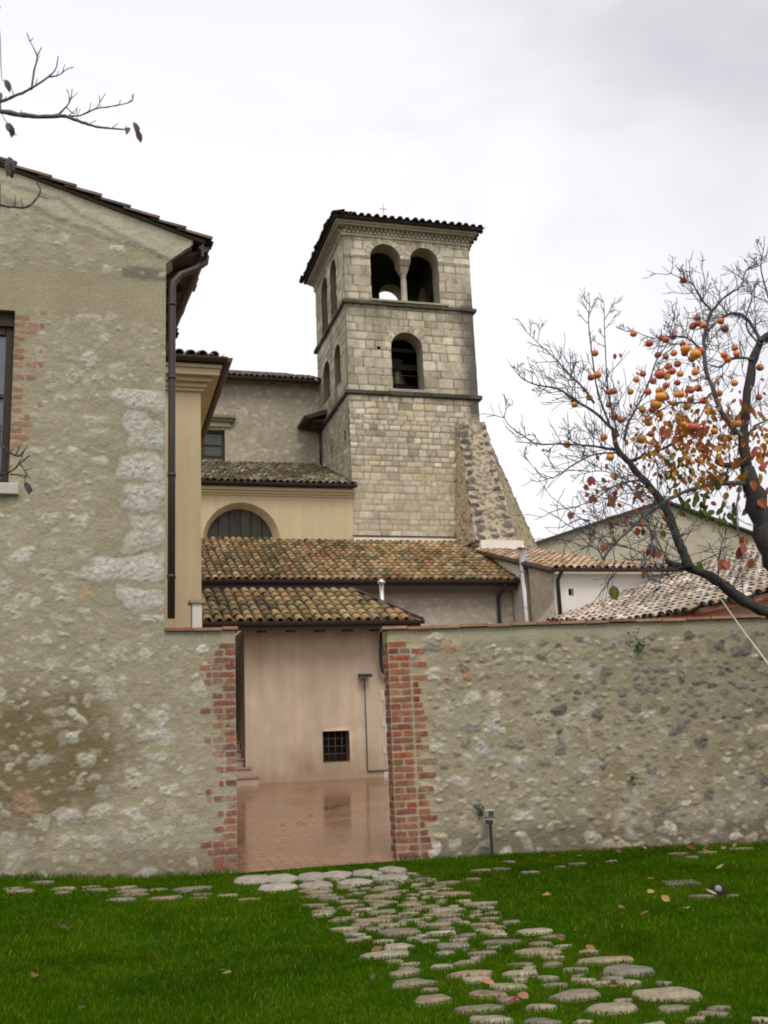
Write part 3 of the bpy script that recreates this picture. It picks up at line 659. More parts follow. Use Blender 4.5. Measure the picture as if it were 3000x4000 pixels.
for k in range(7):
    mb = MB(); x = 2.55+k*.585; mb.hexa([(x, 20.07, 3.46), (x+.11, 20.07, 3.46), (x+.11, 20.62, 3.52), (x, 20.62, 3.52)], [(x, 20.07, 3.57), (x+.11, 20.07, 3.57), (x+.11, 20.62, 3.70), (x, 20.62, 3.70)], (.07, .045, .03)); mesh('rafter_end', mb, M_WOOD, ob)
# curved rainwater pipe at the right-hand end
mb = MB(); pp = [ont(x, y, 20.45) for x, y in ((1503, 2440), (1494, 2466), (1489, 2500), (1488, 2540), (1490, 2595), (1496, 2620), (1508, 2636), (1530, 2642))]
mb.tube(pp, .042, 10); mesh('downpipe', mb, M_IRON, ob)
# wall lamp with its conduit
wl = thing('wall_lamp', 'dark wall lamp with long thin conduit on the pink outbuilding wall', 'lamp', tuple(ont(1437, 3010, 20.56)))
lh = ont(1424, 2640, 20.5)
mb = MB(); mb.hexa([(lh[0]-.13, 20.36, lh[2]-.03), (lh[0]+.13, 20.36, lh[2]-.03), (lh[0]+.11, 20.585, lh[2]-.02), (lh[0]-.11, 20.585, lh[2]-.02)], [(lh[0]-.13, 20.36, lh[2]+.025), (lh[0]+.13, 20.36, lh[2]+.025), (lh[0]+.11, 20.585, lh[2]+.05), (lh[0]-.11, 20.585, lh[2]+.05)], (.04, .05, .05))
mesh('lamp_head', mb, M_IRON, wl)
mb = MB(); mb.box(lh[0]-.11, lh[0]+.11, 20.39, 20.56, lh[2]-.045, lh[2]-.031, (.5, .5, .45)); mesh('lens', mb, pmat('lamp lens', (.45, .46, .42), rough=.2, bump=0), wl)
mb = MB(); c1 = ont(1437, 3012, 20.57); mb.tube([(lh[0]+.02, 20.575, lh[2]-.03), (c1[0], 20.575, c1[2]+.02), (c1[0]+.01, 20.575, c1[2]), (c1[0]+.55, 20.575, c1[2])], .014, 6, (.10, .12, .12)); mesh('conduit', mb, pmat('grey conduit', (.12, .14, .14), rough=.5, bump=0), wl)
# stairs in the dark passage
ss = thing('stone_stairs', 'narrow stone steps climbing into the dark passage beside the pink wall', 'stairs', (2.5, 20.3, .55))
for k in range(7):
    mb = MB(); z0 = cz(20.4)+.0+k*.17; a1 = 3.07 if k == 0 else (2.95 if k == 1 else 2.855)
    b0 = 20.22+k*.27 if k > 1 else 20.22+k*.2
    mb.box(2.0, a1, b0, min(b0+.42, 20.58) if k < 2 else b0+.30, z0-.1, z0+.125, (.44, .35, .28)); mb.box(2.0, a1+.02, b0-.025, min(b0+.42, 20.59) if k < 2 else b0+.30, z0+.127, z0+.165, (.38, .24, .19))
    mesh('step', mb, M_COL, ss)
pw = thing('passage_wall', 'plastered wall with the recess shade in its colour at the back of the passage left of the pink wall', 'wall', (2.3, 22.6, .5))
mb = MB(); mb.box(1.9, 2.86, 22.6, 22.8, 0.3, 3.9); mb.box(1.75, 1.98, 20.3, 22.58, .3, 3.6); mesh('wall', mb, pmat('passage shade plaster', (.07, .052, .036), var=.2), pw)  # near-black colour stands in for the shade inside the recess
# ================================================================== annex: long tiled roof below the tower
an = thing('annex', 'long stone annex under an orange tiled roof running below the bell tower', 'building', (7, 26.5, .8))
anR = Rubble(2.4, 11.2, 4.0, 5.5, 61, (.44, .39, .31), [(.58, .54, .47), (.54, .49, .42), (.62, .58, .52)], (.08, .22), 1.0, 900, lambda x, y, g: x > 5.4 and y < 5.05, lambda x, y, g: g.uniform(.3, .9), asp=(.35, .55))
mb = MB(); sheet(mb, (0, 26.5, 0), X3, Z3, FN, 1.5, 11.22, 3.6, 5.5, .04, anR); mb.box(1.5, 11.2, 26.55, 29.9, .7, 5.55, (.34, .3, .23)); mesh('wall', mb, M_STONE, an)
mb = MB(); am = .46
def pat_an(a, b, c, G):
    k = .9+.25*np.clip(a/8.5, 0, 1); return c*k
tile_roof(mb, (1.6, 26.0, 5.46), X3, (0, 1, am), 9.62, 4.45, lambda a, b: True, TERRA, 8, patch=pat_an)
slab(mb, [(1.6, 26.02, 5.455), (11.2, 26.02, 5.455), (11.2, 29.97, 5.455+3.95*am), (1.6, 29.97, 5.455+3.95*am)], .06, (.08, .055, .04))
mesh('roof', mb, M_TILE, an)
mb = MB(); gutter(mb, (1.6, 25.93, 5.46), (11.25, 25.93, 5.46), .09); mb.box(1.6, 11.2, 26.03, 26.08, 5.22, 5.39, (.05, .035, .03)); mesh('gutter', mb, M_BROWN, an)
mb = MB(); mb.box(1.6, 11.2, 26.1, 26.48, 5.30, 5.34, (.05, .035, .025)); mesh('soffit', mb, M_WOOD, an)
mb = MB(); mb.tube([(10.80, 25.95, 5.38), (10.79, 26.1, 5.2), (10.77, 26.40, 5.05), (10.77, 26.41, 4.8), (10.75, 26.41, 3.5)], .05, 8); mesh('downpipe', mb, M_IRON, an)
# sloping parapet between annex roof, tower foot and right-hand house
mb = MB(); P_ = [ont(*q, 29.93) for q in ((1378, 2094), (1775, 2100), (1868, 2146), (1900, 2180))]; zl = 7.0
mb.prism([(7.58, 29.93, 7.2), (11.15, 29.93, 6.6), (11.42, 29.93, 6.6), (P_[2][0], 29.93, P_[2][2]), (P_[1][0], 29.93, P_[1][2]), (7.58, 29.93, P_[0][2])], (0, .06, 0)); mesh('parapet', mb, M_WHITE, an)
mb = MB(); mb.tube([(7.55, 29.91, P_[0][2]+.01), (P_[1][0], 29.91, P_[1][2]+.01), (P_[2][0]+.02, 29.91, P_[2][2]+.01)], .022, 5); mesh('flashing', mb, M_BROWN, an)
# ================================================================== church: aisle with lunette, nave behind
ch = thing('church', 'cream church aisle with dark half round window and a rough stone nave rising behind it', 'church', (5, 30, .8))
mb = MB(); ca, rr = (4.15, 7.33), 1.15
lun = lambda U, V: np.maximum(np.hypot(U-ca[0], V-ca[1])-rr, ca[1]-.2-V)
sheet(mb, (0, 30, 0), X3, Z3, FN, -2, 7.62, 6.6, 8.95, .06, Flat((.5, .4, .3)), [lun])
th = np.linspace(-.15, math.pi+.15, 40)
A = np.array([(ca[0]+rr*math.cos(q), 29.99, ca[1]+rr*math.sin(q)) for q in th]); Bq = np.array([(ca[0]-.02+1.0*math.cos(q), 30.28, ca[1]+.01+1.0*math.sin(q)) for q in th]); n_ = len(th)
mb.add(np.vstack([A, Bq]), [(i, i+n_, i+1+n_, i+1) for i in range(n_-1)], (.5, .4, .3))
mesh('aisle_wall', mb, M_PLASTER, ch)
mb = MB(); mb.prism([(ca[0]+1.05*math.cos(q), 30.30, ca[1]+1.05*math.sin(q)) for q in np.linspace(0, math.pi, 30)], (0, .05, 0), (.05, .045, .03))
lw_ = mesh('lunette_window', mb, pmat('dark shutter', (.040, .036, .026), rough=.6, var=.25, streak=.3), ch)
mb = MB()
for k in range(1, 6):
    x = ca[0]-1.0+k*2/6; h_ = math.sqrt(max(0, 1-(x-ca[0])**2)); mb.box(x-.012, x+.012, 30.27, 30.299, ca[1], ca[1]+h_, (.02, .018, .015))
mesh('mullion', mb, M_DARK, lw_)
mb = MB()
for (o, z0, z1) in ((.05, 8.70, 8.76), (.12, 8.762, 8.83), (.20, 8.832, 8.93)): mb.box(-2, 7.63+o*.25, 30-o, 30.1, z0, z1)
mesh('cornice', mb, M_PLASTER2, ch)
mb = MB(); lm = .40
slab(mb, [(-2, 29.68, 9.03), (7.66, 29.68, 9.03), (7.58, 31.3, 9.03+1.62*lm), (7.58, 34.4, 9.03+4.72*lm), (-2, 34.4, 9.03+4.72*lm)], .09, (.07, .06, .05))
def pat_l(a, b, c, G): return c*1.7 if G.random() < .06 else c
tile_roof(mb, (-2, 29.66, 9.04), X3, (0, 1, lm), 9.6, 5.15, lambda a, b: True, MOSSY, 12, patch=pat_l)
mesh('aisle_roof', mb, M_TILE, ch)
mb = MB(); gutter(mb, (-2, 29.62, 9.02), (7.68, 29.62, 9.02), .06); mesh('gutter', mb, M_BROWN, ch)
nav = Rubble(2.6, 7.7, 10.0, 14.2, 71, (.40, .35, .265), [(.54, .49, .40), (.48, .43, .34), (.58, .53, .44)], (.06, .16), .95, 1500, None, lambda x, y, g: g.uniform(.2, .85), hmax=.03)
TN = 34.4; nw0 = ont(880, 1680, TN); nwl = 2.9; nwz0 = ont(878, 1822, TN)[2]
mb = MB(); sheet(mb, (0, TN, 0), X3, Z3, FN, -2, 7.75, 9.8, 14.05, .05, nav, [rect_sd(nwl, nw0[0], nwz0, nw0[2])])
jamb(mb, (0, TN, 0), X3, Z3, FN, [(nw0[0], nwz0), (nw0[0], nw0[2]), (nwl, nw0[2])], .3, (.5, .42, .28))
mb.box(-2, 7.7, TN+.35, TN+9, 5, 13.95, (.3, .26, .2)); mesh('nave_wall', mb, M_STONE, ch)
mb = MB()
for (a0, a1, z0, z1) in ((nw0[0]-.10, nw0[0]-.01, nwz0, nw0[2]-.01), (nwl+.5, nwl+.62, nwz0, nw0[2]-.01), (nwl, nw0[0]-.1, nw0[2]-.10, nw0[2]-.012), (nwl, nw0[0]-.1, nwz0+.38, nwz0+.42), (nwl, nw0[0]-.1, nwz0+.78, nwz0+.82)): mb.box(a0, a1, TN+.15, TN+.22, z0, z1, (.10, .055, .04))
nwn = mesh('window', mb, M_WOOD, ch)
mb = MB(); mb.box(nwl, nw0[0]-.05, TN+.20, TN+.21, nwz0, nw0[2]-.05); mesh('pane', mb, pmat('dark green glass', (.05, .06, .04), rough=.15, spec=.6, bump=0), nwn)
mb = MB(); hl, hr = ont(912, 1632, TN), ont(905, 1640, TN)
for k, (o, z0, z1) in enumerate(((.28, .36, .46), (.2, .26, .359), (.10, .1, .259))): mb.box(nwl-.2, nw0[0]+.06+o, TN-o*1.1, TN+.05, nw0[2]+z0, nw0[2]+z1, (.22, .19, .13) if k < 2 else (.44, .37, .24))
mesh('hood', mb, M_COL, nwn)
mb = MB(); mb.box(nw0[0]-.02, nw0[0]+.14, TN-.012, TN+.02, nwz0-.05, nw0[2]+.1, (.42, .36, .25)); mesh('surround', mb, M_COL, nwn)
mb = MB(); ne = ont(1243, 1490, TN-.4)
slab(mb, [(-2, TN-.42, 13.98), (7.60, TN-.42, 13.98), (7.60, TN+6, 13.98+6.4*.42), (-2, TN+6, 13.98+6.4*.42)], .12, (.07, .05, .045))
tile_roof(mb, (-2, TN-.45, 13.99), X3, (0, 1, .42), 9.55, 2.2, lambda a, b: True, [(.24, .20, .17), (.30, .26, .22), (.18, .15, .13), (.34, .28, .22)], 14)
mesh('nave_roof', mb, M_TILE, ch)
mb = MB(); gutter(mb, (-2, TN-.50, 13.95), (7.62, TN-.50, 13.95), .08); mesh('nave_gutter', mb, M_BROWN, ch)
# short eaves end jutting out against the tower with its thin pipe
mb = MB(); mb.hexa([(6.86, 33.05, 12.22), (7.58, 33.05, 12.45), (7.58, 34.38, 12.45), (6.86, 34.38, 12.22)], [(6.86, 33.05, 12.36), (7.58, 33.05, 12.62), (7.58, 34.38, 12.62), (6.86, 34.38, 12.36)], (.09, .06, .05))
mb.box(7.1, 7.58, 33.2, 34.38, 12.2, 12.3, (.30, .24, .17)); mesh('side_eaves', mb, M_WOOD, ch)
mb = MB(); gutter(mb, (6.84, 34.38, 12.34), (6.84, 33.0, 12.34), .07); mb.tube([(7.50, 33.9, 12.3), (7.50, 33.9, 10.75)], .045, 8); mesh('downpipe', mb, M_IRON, ch)
# ================================================================== bell tower
SL, SR, TF, TB = 7.60, 12.0, 30.0, 34.4
bt = thing('bell_tower', 'tall square stone bell tower with paired arches under a low tiled roof', 'tower', (9.8, 32.2, .8))
Z1, Z2 = 12.17, 15.24; ZT = 18.02
A1 = (8.50, 9.55, 15.36, 17.43); A2 = (9.885, 10.87, 15.36, 17.42); AB = (9.08, 10.15, 12.36, 14.33)
gt = np.random.default_rng(21)
rowsL = ashlar_rows(6.4, Z1, (.15, .25), gt); rowsU = ashlar_rows(Z1+.02, 18.3, (.24, .36), gt)
PALT = [(.56, .48, .345), (.62, .545, .42), (.51, .44, .33), (.65, .58, .455), (.54, .475, .375), (.58, .48, .32), (.42, .35, .25), (.60, .52, .395), (.48, .41, .30)]
PALU = [(.54, .475, .355), (.60, .53, .405), (.49, .43, .325), (.63, .555, .43), (.55, .465, .335), (.41, .35, .26), (.57, .51, .40), (.51, .43, .305)]
def ring(U, V, C, H, arch, wdt, seed):
    x0, x1, z0, ap = arch; r = (x1-x0)/2; cx = (x0+x1)/2; zs = ap-r
    rad = np.hypot(U-cx, V-zs); th = np.arctan2(V-zs, U-cx); m = (rad < r+wdt) & (V > zs-.05)
    k = np.floor(th/math.pi*11); g = np.random.default_rng(seed); cols = np.array(PALU)[g.integers(0, len(PALU), 40)]*g.uniform(.9, 1.1, 40)[:, None]
    cc = cols[(k.astype(int)+20) % 40]; fr = th/math.pi*11-k; d = np.minimum(np.minimum(fr, 1-fr)*rad*math.pi/11, (r+wdt)-rad)
    a = sstep(.002, .016, d)[..., None]; cc = cc*(1+.3*fbm(U*9, V*9, seed))[..., None]*a+np.array((.20, .17, .13))*(1-a)
    C[m] = cc[m]; H[m] = (.022*a[..., 0])[m]; return C, H
def tower_front(U, V):
    Hl, Cl = paint_ashlar(U, V, rowsL, SL, SR, (.16, .44), 101, PALT, (.25, .215, .16), .015, .05, .03)
    Hu, Cu = paint_ashlar(U, V, rowsU, SL, SR, (.26, .60), 102, PALU, (.19, .16, .12), .013, .035, .02)
    m = V > Z1; C = np.where(m[..., None], Cu, Cl); H = np.where(m, Hu, Hl)
    n = fbm(U*1.2, V*.8, 103); n2 = fbm(U*4, V*2, 104); n3 = fbm(U*6, V*1.2, 106)
    # lower foot: joints smeared with mortar
    a = sstep(9.9, 9.1, V+.6*n)*(.55+.5*n2); a = np.clip(a, 0, 1); C = lerpc(C, (.50, .43, .325), a*.75); H = H*(1-.5*a)
    q = np.exp(-((U-10.0)/.42)**2-((V-9.55)/.28)**2); C = lerpc(C, (.36, .25, .12), np.clip(q+.5*n2*q, 0, 1)*.6)
    # soot and lichen: under string courses and on the right-hand corner
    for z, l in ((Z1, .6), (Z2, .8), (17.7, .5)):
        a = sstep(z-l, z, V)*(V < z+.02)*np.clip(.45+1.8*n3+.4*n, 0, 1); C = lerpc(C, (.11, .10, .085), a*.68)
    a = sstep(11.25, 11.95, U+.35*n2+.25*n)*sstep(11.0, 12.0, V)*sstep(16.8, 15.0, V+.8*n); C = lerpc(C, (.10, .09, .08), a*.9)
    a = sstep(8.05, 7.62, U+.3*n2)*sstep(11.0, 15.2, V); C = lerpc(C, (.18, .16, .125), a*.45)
    a = sstep(.05, .4, n+.3*n2)*m; C = lerpc(C, (.19, .165, .13), a*.4)
    for i, (ar, wd) in enumerate(((A1, .2), (A2, .2), (AB, .22))): C, H = ring(U, V, C, H, ar, wd, 200+i)
    # impost band on the left of the pair
    b = (np.abs(V-16.92) < .07) & ((U < 8.5) | (U > 10.87)); C = np.where(b[..., None], C*.72, C); H = np.where(b, H+.03, H)
    return H, np.clip(C, .01, .9)
rubS = Rubble(TF, TB, 6, Z1, 81, (.37, .32, .24), [(.50, .45, .36), (.42, .37, .29), (.54, .49, .41), (.28, .25, .19)], (.07, .2), .9, 2200, None, lambda x, y, g: g.uniform(.4, 1), hmax=.04)
def tower_side(U, V):
    H, C = rubS(U, V)
    Hu, Cu = paint_ashlar(U, V, rowsU, TF, TB, (.26, .6), 112, PALU, (.20, .17, .13), .012, .04, .02)
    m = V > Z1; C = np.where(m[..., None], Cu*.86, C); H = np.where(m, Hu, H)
    n = fbm(U*1.3, V*.9, 113); n2 = fbm(U*5, V*2.5, 114)
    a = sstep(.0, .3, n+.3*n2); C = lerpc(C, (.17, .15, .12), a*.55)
    a = np.clip(np.exp(-((U-32.6)/.5)**2-((V-11.1)/.35)**2)*1.3+n2, 0, 1)*np.exp(-((U-32.6)/.6)**2-((V-11.1)/.5)**2); C = lerpc(C, (.09, .12, .04), a*.7)
    a = np.exp(-((U-31.6)/.25)**2-((V-12.6)/.45)**2); C = lerpc(C, (.15, .16, .05), np.clip(a+n2*a, 0, 1)*.6)
    return H, np.clip(C, .01, .9)
S1 = (31.07, 31.97, 15.36, 17.45); S2 = (32.45, 33.42, 15.36, 17.46); S3 = (30.85, 31.75, 12.85, 14.28); S4 = (32.45, 33.55, 12.9, 14.33)
colsd = rect_sd(9.54, 9.90, 15.36, 16.95); colsdS = rect_sd(31.96, 32.46, 15.36, 16.9)
RES = .035; WT = .62
mb = MB()
fh = [arch_sd(*A1), arch_sd(*A2), colsd, arch_sd(*AB), rect_sd(8.60, 8.72, 13.68, 13.79)]
sheet(mb, (0, TF, 0), X3, Z3, FN, SL, SR, 6.6, ZT+.2, RES, tower_front, fh)
sh = [arch_sd(*S1), arch_sd(*S2), arch_sd(*S3), arch_sd(*S4), rect_sd(30.55, 30.7, 10.75, 11.1)]
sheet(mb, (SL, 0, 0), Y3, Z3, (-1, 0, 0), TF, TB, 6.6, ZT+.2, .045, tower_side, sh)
bk = [arch_sd(9.87, 10.80, 15.3, 17.86), arch_sd(8.40, 9.45, 15.3, 17.50), rect_sd(9.40, 9.90, 15.3, 16.9)]
sheet(mb, (0, TB, 0), X3, Z3, (0, 1, 0), SL, SR, 6.6, ZT+.2, .09, tower_side_b if False else (lambda U, V: (np.zeros(U.shape), np.ones(U.shape+(3,))*np.array((.34, .3, .23)))), bk)
sheet(mb, (SR, 0, 0), Y3, Z3, (1, 0, 0), TF, TB, 6.6, ZT+.2, .09, lambda U, V: paint_ashlar(U, V, rowsU, TF, TB, (.26, .6), 122, PALU, (.2, .17, .13)), [arch_sd(31.1, 32.0, 15.36, 17.4), arch_sd(32.95, 33.8, 15.36, 17.6), colsdS])
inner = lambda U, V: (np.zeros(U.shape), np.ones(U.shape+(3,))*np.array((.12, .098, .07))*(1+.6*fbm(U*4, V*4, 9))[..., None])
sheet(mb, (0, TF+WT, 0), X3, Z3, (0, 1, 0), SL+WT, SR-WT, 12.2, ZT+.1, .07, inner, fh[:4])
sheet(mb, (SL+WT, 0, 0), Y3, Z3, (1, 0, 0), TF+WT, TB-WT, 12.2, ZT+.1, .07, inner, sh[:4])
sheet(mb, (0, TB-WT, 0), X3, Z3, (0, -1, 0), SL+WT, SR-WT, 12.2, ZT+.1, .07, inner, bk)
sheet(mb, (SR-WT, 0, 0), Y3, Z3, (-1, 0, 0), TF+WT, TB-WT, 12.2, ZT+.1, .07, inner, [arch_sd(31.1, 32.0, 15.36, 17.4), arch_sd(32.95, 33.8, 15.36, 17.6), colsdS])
JC = (.34, .295, .22)
twin = arch_outline(*A1, closed=False)[1:]
def pair_outline(a, b, zc):
    ra = (a[1]-a[0])/2; rb = (b[1]-b[0])/2; ca_ = (a[0]+a[1])/2; cb_ = (b[0]+b[1])/2
    o = [(b[1], b[2])]+[(cb_+rb*math.cos(t), b[3]-rb+rb*math.sin(t)) for t in np.linspace(0, math.pi, 18)]
    o += [(b[0], zc), (a[1], zc)]+[(ca_+ra*math.cos(t), a[3]-ra+ra*math.sin(t)) for t in np.linspace(0, math.pi, 18)]+[(a[0], a[2]), (b[1], b[2])]
    return o
jamb(mb, (0, TF, 0), X3, Z3, FN, pair_outline(A1, A2, 16.95), WT, JC)
jamb(mb, (0, TF, 0), X3, Z3, FN, arch_outline(*AB), WT, JC)
for s_a in (S1, S2, S3, S4): jamb(mb, (SL, 0, 0), Y3, Z3, (-1, 0, 0), arch_outline(*s_a), WT, (.20, .16, .11))  # side reveals coloured darker, so the stone itself carries the recess shade
jamb(mb, (0, TB, 0), X3, Z3, (0, 1, 0), pair_outline((8.40, 9.45, 15.3, 17.5), (9.87, 10.80, 15.3, 17.86), 16.9), WT, JC)
for s_a in ((31.1, 32.0, 15.36, 17.4), (32.95, 33.8, 15.36, 17.6)): jamb(mb, (SR, 0, 0), Y3, Z3, (1, 0, 0), arch_outline(*s_a), WT, JC)
mb.box(8.58, 8.74, TF+.2, TF+.25, 13.66, 13.81, (.02, .02, .02)); mb.box(SL+.2, SL+.25, 30.5, 30.75, 10.7, 11.15, (.02, .02, .02))
mesh('wall', mb, M_ASHLAR, bt)
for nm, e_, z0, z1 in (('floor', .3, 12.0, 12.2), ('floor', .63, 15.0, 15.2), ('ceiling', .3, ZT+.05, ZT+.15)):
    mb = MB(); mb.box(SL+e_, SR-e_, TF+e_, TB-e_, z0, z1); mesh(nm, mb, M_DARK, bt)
def course(z, h, out, col, name, jag=0):
    mb = MB(); g = np.random.default_rng(int(z*100)); x = SL-out
    while x < SR+out:
        w_ = min(g.uniform(.5, .9), SR+out-x+.001); o = out*g.uniform(.75, 1.05); c = np.array(col)*g.uniform(.75, 1.35)
        mb.box(x+.004, x+w_-.004, TF-o, TF+.05, z-h/2+g.uniform(-.008, .008), z+h/2+g.uniform(-.008, .008), c); x += w_
    x = TF-out*.4
    while x < TB+out:
        w_ = min(g.uniform(.5, .9), TB+out-x+.001); o = out*g.uniform(.75, 1.05); c = np.array(col)*g.uniform(.75, 1.3)
        mb.box(SL-o, SL+.05, x+.004, x+w_-.004, z-h/2, z+h/2, c); x += w_
    mb.box(SR-.05, SR+out, TF-out*.4, TB+out, z-h/2, z+h/2, col)
    mesh(name, mb, M_ASHLAR, bt, bevel=.012)
course(Z1+.01, .13, .12, (.085, .075, .06), 'string_course'); course(Z2+.02, .12, .12, (.10, .088, .07), 'string_course')
mb = MB(); mb.box(AB[0]-.14, AB[1]+.2, TF-.10, TF+.3, Z1+.08, Z1+.17, (.40, .34, .25)); mesh('sill', mb, M_ASHLAR, bt); mb = MB(); mb.box(A1[0]-.05, A2[1]+.25, TF-.14, TF+.3, Z2+.085, Z2+.15, (.36, .31, .22)); mesh('sill', mb, M_ASHLAR, bt)
# dentil and corbel bands under the eaves
mb = MB()
for k in range(30):
    x = SL+.02+k*.148
    mb.box(x, x+.080, TF-.065, TF+.01, 17.72, 17.81, (.46, .405, .31)); mb.box(x+.072, x+.146, TF-.095, TF+.01, 17.83, 17.92, (.40, .35, .265))
    y_ = TF+.02+k*.148
    mb.box(SL-.085, SL+.01, y_, y_+.078, 17.72, 17.81, (.34, .3, .23)); mb.box(SL-.135, SL+.01, y_+.07, y_+.145, 17.83, 17.92, (.34, .3, .23))
for (o, z0, z1, c) in ((.055, 17.62, 17.70, .42), (.205, 17.93, 17.99, .40), (.265, 17.992, 18.07, .42)):
    mb.box(SL-o, SR+o, TF-o, TF+.05, z0, z1, (c, c*.87, c*.66)); mb.box(SL-o, SL+.05, TF+.051, TB+o, z0, z1, (c*.9, c*.78, c*.6)); mb.box(SR-.05, SR+o, TF+.051, TB+o, z0, z1, (c*.9, c*.78, c*.6))
mesh('corbel_table', mb, M_ASHLAR, bt)
mb = MB(); mid = ((SL+SR)/2, (TF+TB)/2); OV = .36; rz = 18.12; hw = (SR-SL)/2+OV; hp = .30
mb.box(SL-OV, SR+OV, TF-OV-.05, TB+OV+.05, 18.075, 18.155, (.055, .04, .04))
for (O, e, g) in (((SL-OV, TF-OV-.08, rz), (1, 0, 0), (0, 1, hp)), ((SL-OV-.05, TB+OV, rz), (0, -1, 0), (1, 0, hp)), ((SR+OV+.05, TF-OV, rz), (0, 1, 0), (-1, 0, hp)), ((SR+OV, TB+OV+.05, rz), (-1, 0, 0), (0, -1, hp))):
    L_ = 2*hw; tile_roof(mb, O, e, g, L_, hw*1.1, lambda a, b: a > b*.95-.15 and L_-a > b*.95-.15, DARKT+[(.22, .16, .12)], 31, pitch=.26, r=.095)
mesh('roof', mb, M_TILE, bt)
mb = MB(); cx, cy = 9.70, 32.2; mb.tube([(cx, cy, 18.7), (cx, cy, 20.2)], .009, 6); mb.tube([(cx-.13, cy, 20.0), (cx+.13, cy, 20.0)], .012, 6); mesh('cross', mb, M_IRON, bt)
mb = MB(); cc = (9.717, TF+.30)
mb.lathe((*cc, 15.36), [(.0, 0), (.16, 0), (.17, .05), (.13, .09), (.14, .13), (.105, .18), (.10, .9), (.093, 1.10), (.115, 1.12), (.10, 1.15)], 14, (.46, .41, .32))
cl = mesh('column', mb, M_COL, bt)
mb = MB(); w0, w1 = .105, .20; z0 = 16.51
mb.hexa([(cc[0]-w0, cc[1]-w0, z0), (cc[0]+w0, cc[1]-w0, z0), (cc[0]+w0, cc[1]+w0, z0), (cc[0]-w0, cc[1]+w0, z0)], [(cc[0]-.165, cc[1]-w1, z0+.25), (cc[0]+.165, cc[1]-w1, z0+.25), (cc[0]+.165, cc[1]+w1, z0+.25), (cc[0]-.165, cc[1]+w1, z0+.25)], (.36, .31, .23))
mb.hexa([(cc[0]-.17, TF+.08, z0+.252), (cc[0]+.17, TF+.08, z0+.252), (cc[0]+.17, TF+.56, z0+.252), (cc[0]-.17, TF+.56, z0+.252)], [(cc[0]-.20, TF-.03, z0+.445), (cc[0]+.20, TF-.03, z0+.445), (cc[0]+.20, TF+.62, z0+.445), (cc[0]-.20, TF+.62, z0+.445)], (.33, .285, .21))
mesh('capital', mb, M_COL, cl, bevel=.01)
# buttress
PB = Rubble(-1, 3, -1, 5, 91, (.50, .415, .295), [(.17, .15, .13), (.20, .175, .15), (.14, .125, .11), (.24, .20, .16), (.30, .25, .18)], (.05, .15), .86, 2600, None, lambda x, y, g: g.uniform(.5, 1), asp=(.4, .75), hmax=.05, mvar=.1, soft=(1.04, .9), pdef=3.8)
PBs = Rubble(-1, 3, -1, 5, 92, (.50, .405, .27), [(.22, .19, .145), (.30, .25, .18), (.18, .155, .12), (.40, .34, .25)], (.06, .13), .95, 1800, None, lambda x, y, g: g.uniform(.5, 1), hmax=.05)
PBr = Rubble(-1, 4, -1, 5, 93, (.40, .32, .205), [(.24, .20, .15), (.30, .25, .17), (.18, .155, .13)], (.09, .24), .95, 900, None, lambda x, y, g: g.uniform(.4, .95), hmax=.06)
def facet(mb, TL, TR, BL, BR, paint, res=.03):
    TL, TR, BL, BR = (np.array(q, float) for q in (TL, TR, BL, BR)); W = max(np.linalg.norm(BR-BL), np.linalg.norm(TR-TL)); L_ = np.linalg.norm(TL-BL)
    nu = max(2, int(W/res)); nv = int(L_/res); a, b = np.meshgrid(np.linspace(0, 1, nu), np.linspace(0, 1, nv), indexing='ij')
    ww = (np.linalg.norm(BR-BL)*(1-b)+np.linalg.norm(TR-TL)*b)
    H, C = paint(a*W, b*L_); nrm = np.cross(BR-BL if np.linalg.norm(BR-BL) > .01 else TR-TL, TL-BL); nrm /= np.linalg.norm(nrm)
    P = (BL*(1-a[..., None])+BR*a[..., None])*(1-b[..., None])+(TL*(1-a[..., None])+TR*a[..., None])*b[..., None]+H[..., None]*nrm
    i, j = np.meshgrid(np.arange(nu-1), np.arange(nv-1), indexing='ij'); q = (i*nv+j).ravel()
    mb.add(P.reshape(-1, 3), np.stack([q, q+nv, q+nv+1, q+1], 1), C.reshape(-1, 3), True)
bTL, bTR, bBL, bBR = (11.2, 29.9, 11.28), (12.14, 29.9, 11.34), (11.08, 28.68, 7.1), (12.42, 28.68, 7.12)
bBK, bTK = (14.4, 31.2, 7.1), (12.55, 31.0, 11.42); bLB, bLT = (10.88, 30.05, 7.1), (11.16, 30.05, 11.28)
g = PB.st[:]
gq = np.random.default_rng(77)
for k in range(15):   # big dark quoins up the left arris
    z = .12+k*.29; PB.stone(gq.uniform(.1, .16)+gq.uniform(0, .1), z, gq.uniform(.10, .26), gq.uniform(.07, .12), np.array((.15, .135, .12))*gq.uniform(.8, 1.3), 1., 0, 5)
for k in range(13): PB.stone(1.22-gq.uniform(0, .1), .2+k*.33, gq.uniform(.09, .16), gq.uniform(.06, .11), np.array((.17, .15, .13))*gq.uniform(.8, 1.3), 1., 0, 4)
mb = MB(); facet(mb, bTL, bTR, bBL, bBR, PB, .025); facet(mb, bLT, bTL, bLB, bBL, PBs, .03); facet(mb, (12.06, 29.93, 11.30), bTK, (12.34, 28.74, 7.08), bBK, PBr, .04)
mb.hexa([(11.14, 28.75, 7.0), (12.38, 28.75, 7.0), (14.25, 31.2, 7.0), (11.0, 31.2, 7.0)], [(11.25, 29.97, 11.24), (12.08, 29.97, 11.28), (12.45, 31.0, 11.32), (11.25, 31.0, 11.2)], (.42, .34, .22))
mb.add([bTL, bTR, bTK, bLT, (11.2, 31, 11.3)], [(0, 1, 2, 4, 3)], (.40, .34, .24))
bu = mesh('buttress', mb, M_STONE, bt)
